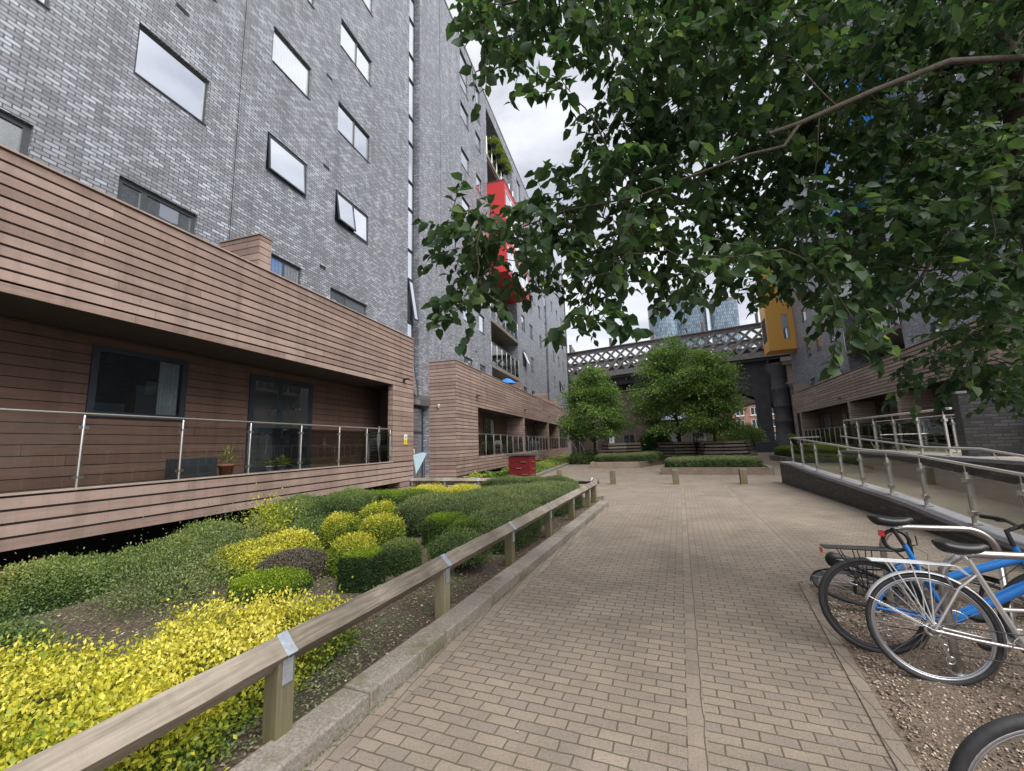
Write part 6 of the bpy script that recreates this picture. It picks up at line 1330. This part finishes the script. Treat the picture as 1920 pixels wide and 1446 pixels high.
    m = MB(); m.tube([hbp[1]+Vector((.02, 0, 0)), hbp[1]+Vector((.1, .05, -.08)), ht+Vector((.03, 0, -.05)), bb+Vector((.2, 0, .2))], .0025, 5); m.tube([hbp[4]+Vector((.02, 0, 0)), hbp[4]+Vector((.11, -.05, -.1)), hb+Vector((.03, 0, .02))], .0025, 5); m.build('cable', M['black'], T)
    for c, yb in ((Vector((.12, 0, .62)), 0), (Vector((.985, 0, .665)), 0)):
        m = MB(); 
        for s in (-1, 1): m.tube([c+Vector((.03, s*.03, -.02)), c+Vector((0, s*.04, .06))], .007, 6)
        m.tube([c+Vector((0, -.04, .06)), c+Vector((0, .04, .06))], .003, 5); m.build('brake', M['chrome' if frame != 'bikeblack' else 'black'], T)
    if guard:
        for c, a0, a1 in ((ra, -.35, 2.75), (fa, .35, 2.5)):
            m = MB(); rows = []
            for i in range(31):
                a = a0+(a1-a0)*i/30; d = Vector((math.cos(a), 0, math.sin(a))); rows.append([c+d*(R_+.016-.009*(q/.027)**2)+Vector((0, q, 0)) for q in (-.027, -.014, 0, .014, .027)])
            m.grid(rows); o = m.build('mudguard', M[guard], T); sm = o.modifiers.new('s', 'SOLIDIFY'); sm.thickness = .0025
            m = MB()
            for a in (a1-.1, a1-.7) if c is ra else (a1-.15,):
                for s in (-1, 1): m.tube([c+Vector((0, s*.066, 0)), c+Vector((math.cos(a)*(R_+.005), s*.03, math.sin(a)*(R_+.005)))], .0025, 5)
            m.build('guard_stay', M['chrome'], T)
    if rack:
        m = MB(); zr = .755; rr_ = .008 if rack == 'black' else .0045
        for s in (-.065, -.022, .022, .065): m.tube([(-.27, s*.8, zr), (.16, s, zr+.005)], rr_, 5)
        for x in (-.27, -.13, 0, .15): m.tube([(x, -.062, zr), (x, .062, zr)], .0045, 5)
        m.tube([(.16, -.065, zr+.005), (.2, -.03, zr-.01), (.245, -.018, zr-.06)], .004, 5); m.tube([(.16, .065, zr+.005), (.2, .03, zr-.01), (.245, .018, zr-.06)], .004, 5)
        for s in (-1, 1):
            for x in (-.17, -.06, .03): m.tube([(x, s*.065, zr), (.0, s*.068, R_+.03)], .004, 5)
        m.build('rack', M[rack], T)
        if reflect: m = MB(); m.box(-.285, -.275, -.03, .03, zr-.045, zr-.012); m.build('rear_reflector', M[reflect], T)
    m = MB(); m.tube([Vector((.40, .05, .29)), Vector((.3, .16, .015))], .008, 6); m.build('kickstand', M['steel_dull'], T)
    return T
HD = -.10
bike('blue bicycle with a black rear rack, second from the camera at the stands', (1.69, 3.98, 0), HD-.03, -.05, 'bikeblue', 'rimblack', None, 'black', .97, -.12, 'reflector_red', lock=True, fat=.02, slope=True)
bike('silver step-through bicycle with silver mudguards and rack, in front of the blue one', (1.84, 3.60, 0), HD-.06, -.07, 'bikesilver', 'rimsilver', 'alu', 'alu', .86, .15, None, step=True, lampred=False)
bike('black bicycle lying over on its side behind the blue one', (2.05, 4.72, .09), HD+.2, -1.40, 'bikeblack', 'rimblack', 'black', None, .95, .2, None, lampred=False)
bike('bicycle at the bottom right corner with a fat tyre and orange spoke reflector', (2.385, 1.98, 0), PI-.02, -.03, 'bikeblack', 'rimsilver', None, None, .95, .0, None, fat=.0205, spoke_ref=True)

# ------------------------------------------------------------------ overhanging tree
NT = thing('overhanging_tree', 'big leafy tree leaning in from the right with dark oval leaves over the path', 'tree', (3.75, 4.8, 0))
TO = Vector((3.75, 4.8, 0))
lim = []
def L(p, r): lim.append(([Vector(q)-TO for q in p], r))
m = MB()
def limb(pts, r0, r1, n=8):
    P_ = [Vector(q)-TO for q in pts]; k_ = len(P_); m.tube(P_, [r0+(r1-r0)*i/(k_-1) for i in range(k_)], n)
    return P_
limb([(3.75, 4.8, -.05), (3.78, 4.82, 1.2), (3.76, 4.8, 2.6), (3.78, 4.78, 4.2), (3.85, 4.75, 6.0), (3.8, 4.7, 8.2)], .19, .05, 12)
tips = []
main = [limb([(3.78, 4.78, 4.75), (3.36, 4.07, 4.71), (2.39, 3.39, 4.3), (1.75, 3.1, 3.98), (1.19, 2.82, 3.66), (.97, 2.72, 3.56)], .028, .012),
        limb([(1.19, 2.82, 3.66), (1.06, 2.76, 3.48), (.83, 2.68, 3.42), (.15, 2.75, 3.32), (-.35, 2.69, 3.28), (-.85, 2.55, 3.09)], .012, .0045),
        limb([(3.78, 4.78, 4.4), (3.2, 4.4, 4.0), (2.7, 4.2, 3.3), (2.3, 4.1, 2.75)], .04, .008),
        limb([(3.78, 4.78, 3.4), (3.5, 4.7, 3.0), (3.2, 4.6, 2.6), (2.95, 4.5, 2.2)], .035, .006),
        limb([(3.82, 4.76, 5.8), (2.9, 4.2, 6.2), (1.7, 3.6, 6.0), (.4, 3.0, 5.4), (-.7, 2.5, 4.9)], .05, .008),
        limb([(3.84, 4.76, 6.4), (2.8, 5.0, 6.8), (1.6, 4.8, 6.4), (.6, 4.2, 5.6)], .045, .008),
        limb([(3.82, 4.76, 6.2), (4.6, 3.9, 6.8), (5.2, 3.0, 6.6)], .05, .012), limb([(3.82, 4.76, 5.4), (4.8, 5.4, 6.2), (5.8, 6.0, 6.2)], .05, .012),
        limb([(3.8, 4.7, 7.2), (3.2, 3.8, 8.0), (2.6, 3.0, 8.0)], .04, .01), limb([(3.8, 4.76, 5.0), (3.5, 3.8, 5.2), (2.9, 2.9, 5.0), (2.2, 2.2, 4.6)], .045, .008), limb([(3.8, 4.76, 4.8), (3.9, 3.9, 4.6), (3.8, 3.0, 4.2)], .04, .01)]
nodes = np.array([[*q] for P_ in main for a, b in zip(P_, P_[1:]) for q in [a+(b-a)*t for t in (0, .25, .5, .75)]])
S = np.array(SPRAYS)-np.array(TO)
r_ = np.random.default_rng(21)
# the rest of the crown, above and to the right of the framed part
n2 = 260; ex = np.stack([r_.normal(.2, 1.9, n2), r_.normal(-.5, 1.7, n2), r_.uniform(2.9, 8.2, n2)], 1)
ex = ex[(np.hypot(ex[:, 0], ex[:, 1]) < 3.6*np.sqrt(np.clip(1-((ex[:, 2]-5.6)/3.2)**2, 0, 1)))]
def inframe(P_):
    Q = P_+np.array(TO)-np.array([0, 0, 1.65]); z = Q@np.array(fw); x = Q@np.array(r2)/np.maximum(z, .01)*F_/960; y = Q@np.array(u2)/np.maximum(z, .01)*F_/723
    return (z > 0) & (np.abs(x) < 1.08) & (np.abs(y) < 1.12)
ex = ex[~inframe(ex)]
ex = ex[np.linalg.norm(ex+np.array(TO)-np.array([0, 0, 1.65]), axis=1) > 1.9]
S_all = np.concatenate([S, ex]); nS = len(S)
P, A, Nn = [], [], []
d0 = np.array([np.min(np.linalg.norm(nodes-s, axis=1)) for s in S_all]); order = np.argsort(d0); pool = nodes.copy()
for i in order:
    s = S_all[i]
    d = np.linalg.norm(pool-s, axis=1); nd = pool[np.argmin(d)]
    if np.min(d) > .08:
        ln_ = np.min(d); m1 = nd*.66+s*.34+r_.normal(0, .06, 3)*ln_+np.array([0, 0, .07*ln_]); m2 = nd*.33+s*.67+r_.normal(0, .06, 3)*ln_+np.array([0, 0, .06*ln_]); m.tube([nd, m1, m2, s], [.0065, .0055, .0045, .003], 5, False)
    pool = np.concatenate([pool, [s]])
    drv = s-nd; drv = drv/max(np.linalg.norm(drv), .1)
    small = nS-9 <= i < nS
    kT = 3 if small else (6 if i < nS else 5)
    for t in range(kT):     # side twigs with alternating leaves
        dr = drv*.6+r_.normal(0, .75, 3)+np.array([0, 0, -.25]); dr /= np.linalg.norm(dr); ln = r_.uniform(.18, .34)*(.6 if small else 1)
        e0 = s+r_.normal(0, .06, 3); e1 = e0+dr*ln*.6+np.array([0, 0, -.02]); e2 = e0+dr*ln+np.array([0, 0, -.07])
        m.tube([e0, e1, e2], [.0035, .0025, .0015], 4, False)
        kl = int(r_.integers(7, 11)); 
        for j in range(kl):
            q = (j+.5)/kl; p_ = e0*(1-q)**2+2*e1*q*(1-q)+e2*q*q
            sd_ = np.cross(dr, [0, 0, 1]); sd_ /= max(np.linalg.norm(sd_), .1); ax = dr*.6+sd_*(1 if j % 2 else -1)*.9+np.array([0, 0, -.55])+r_.normal(0, .35, 3)
            P.append(p_); A.append(ax); Nn.append(np.array([0, 0, .9])+r_.normal(0, .55, 3))
m.build('trunk', M['bark'], NT)
P = np.array(P); A = np.array(A); Nn = unit(np.array(Nn)); k_ = len(P)
tint = np.clip(.38+.16*np.sin(P[:, 0]*2.3+P[:, 2]*3.1)*np.sin(P[:, 1]*2.9)+r_.normal(0, .2, k_), 0, 1)
sz = r_.uniform(.062, .12, k_)
leafmesh('crown', P, A, Nn, sz, sz*r_.uniform(.60, .78, k_), tint, M['lf_tree'], NT, True, .1)
print('near tree leaves', k_)
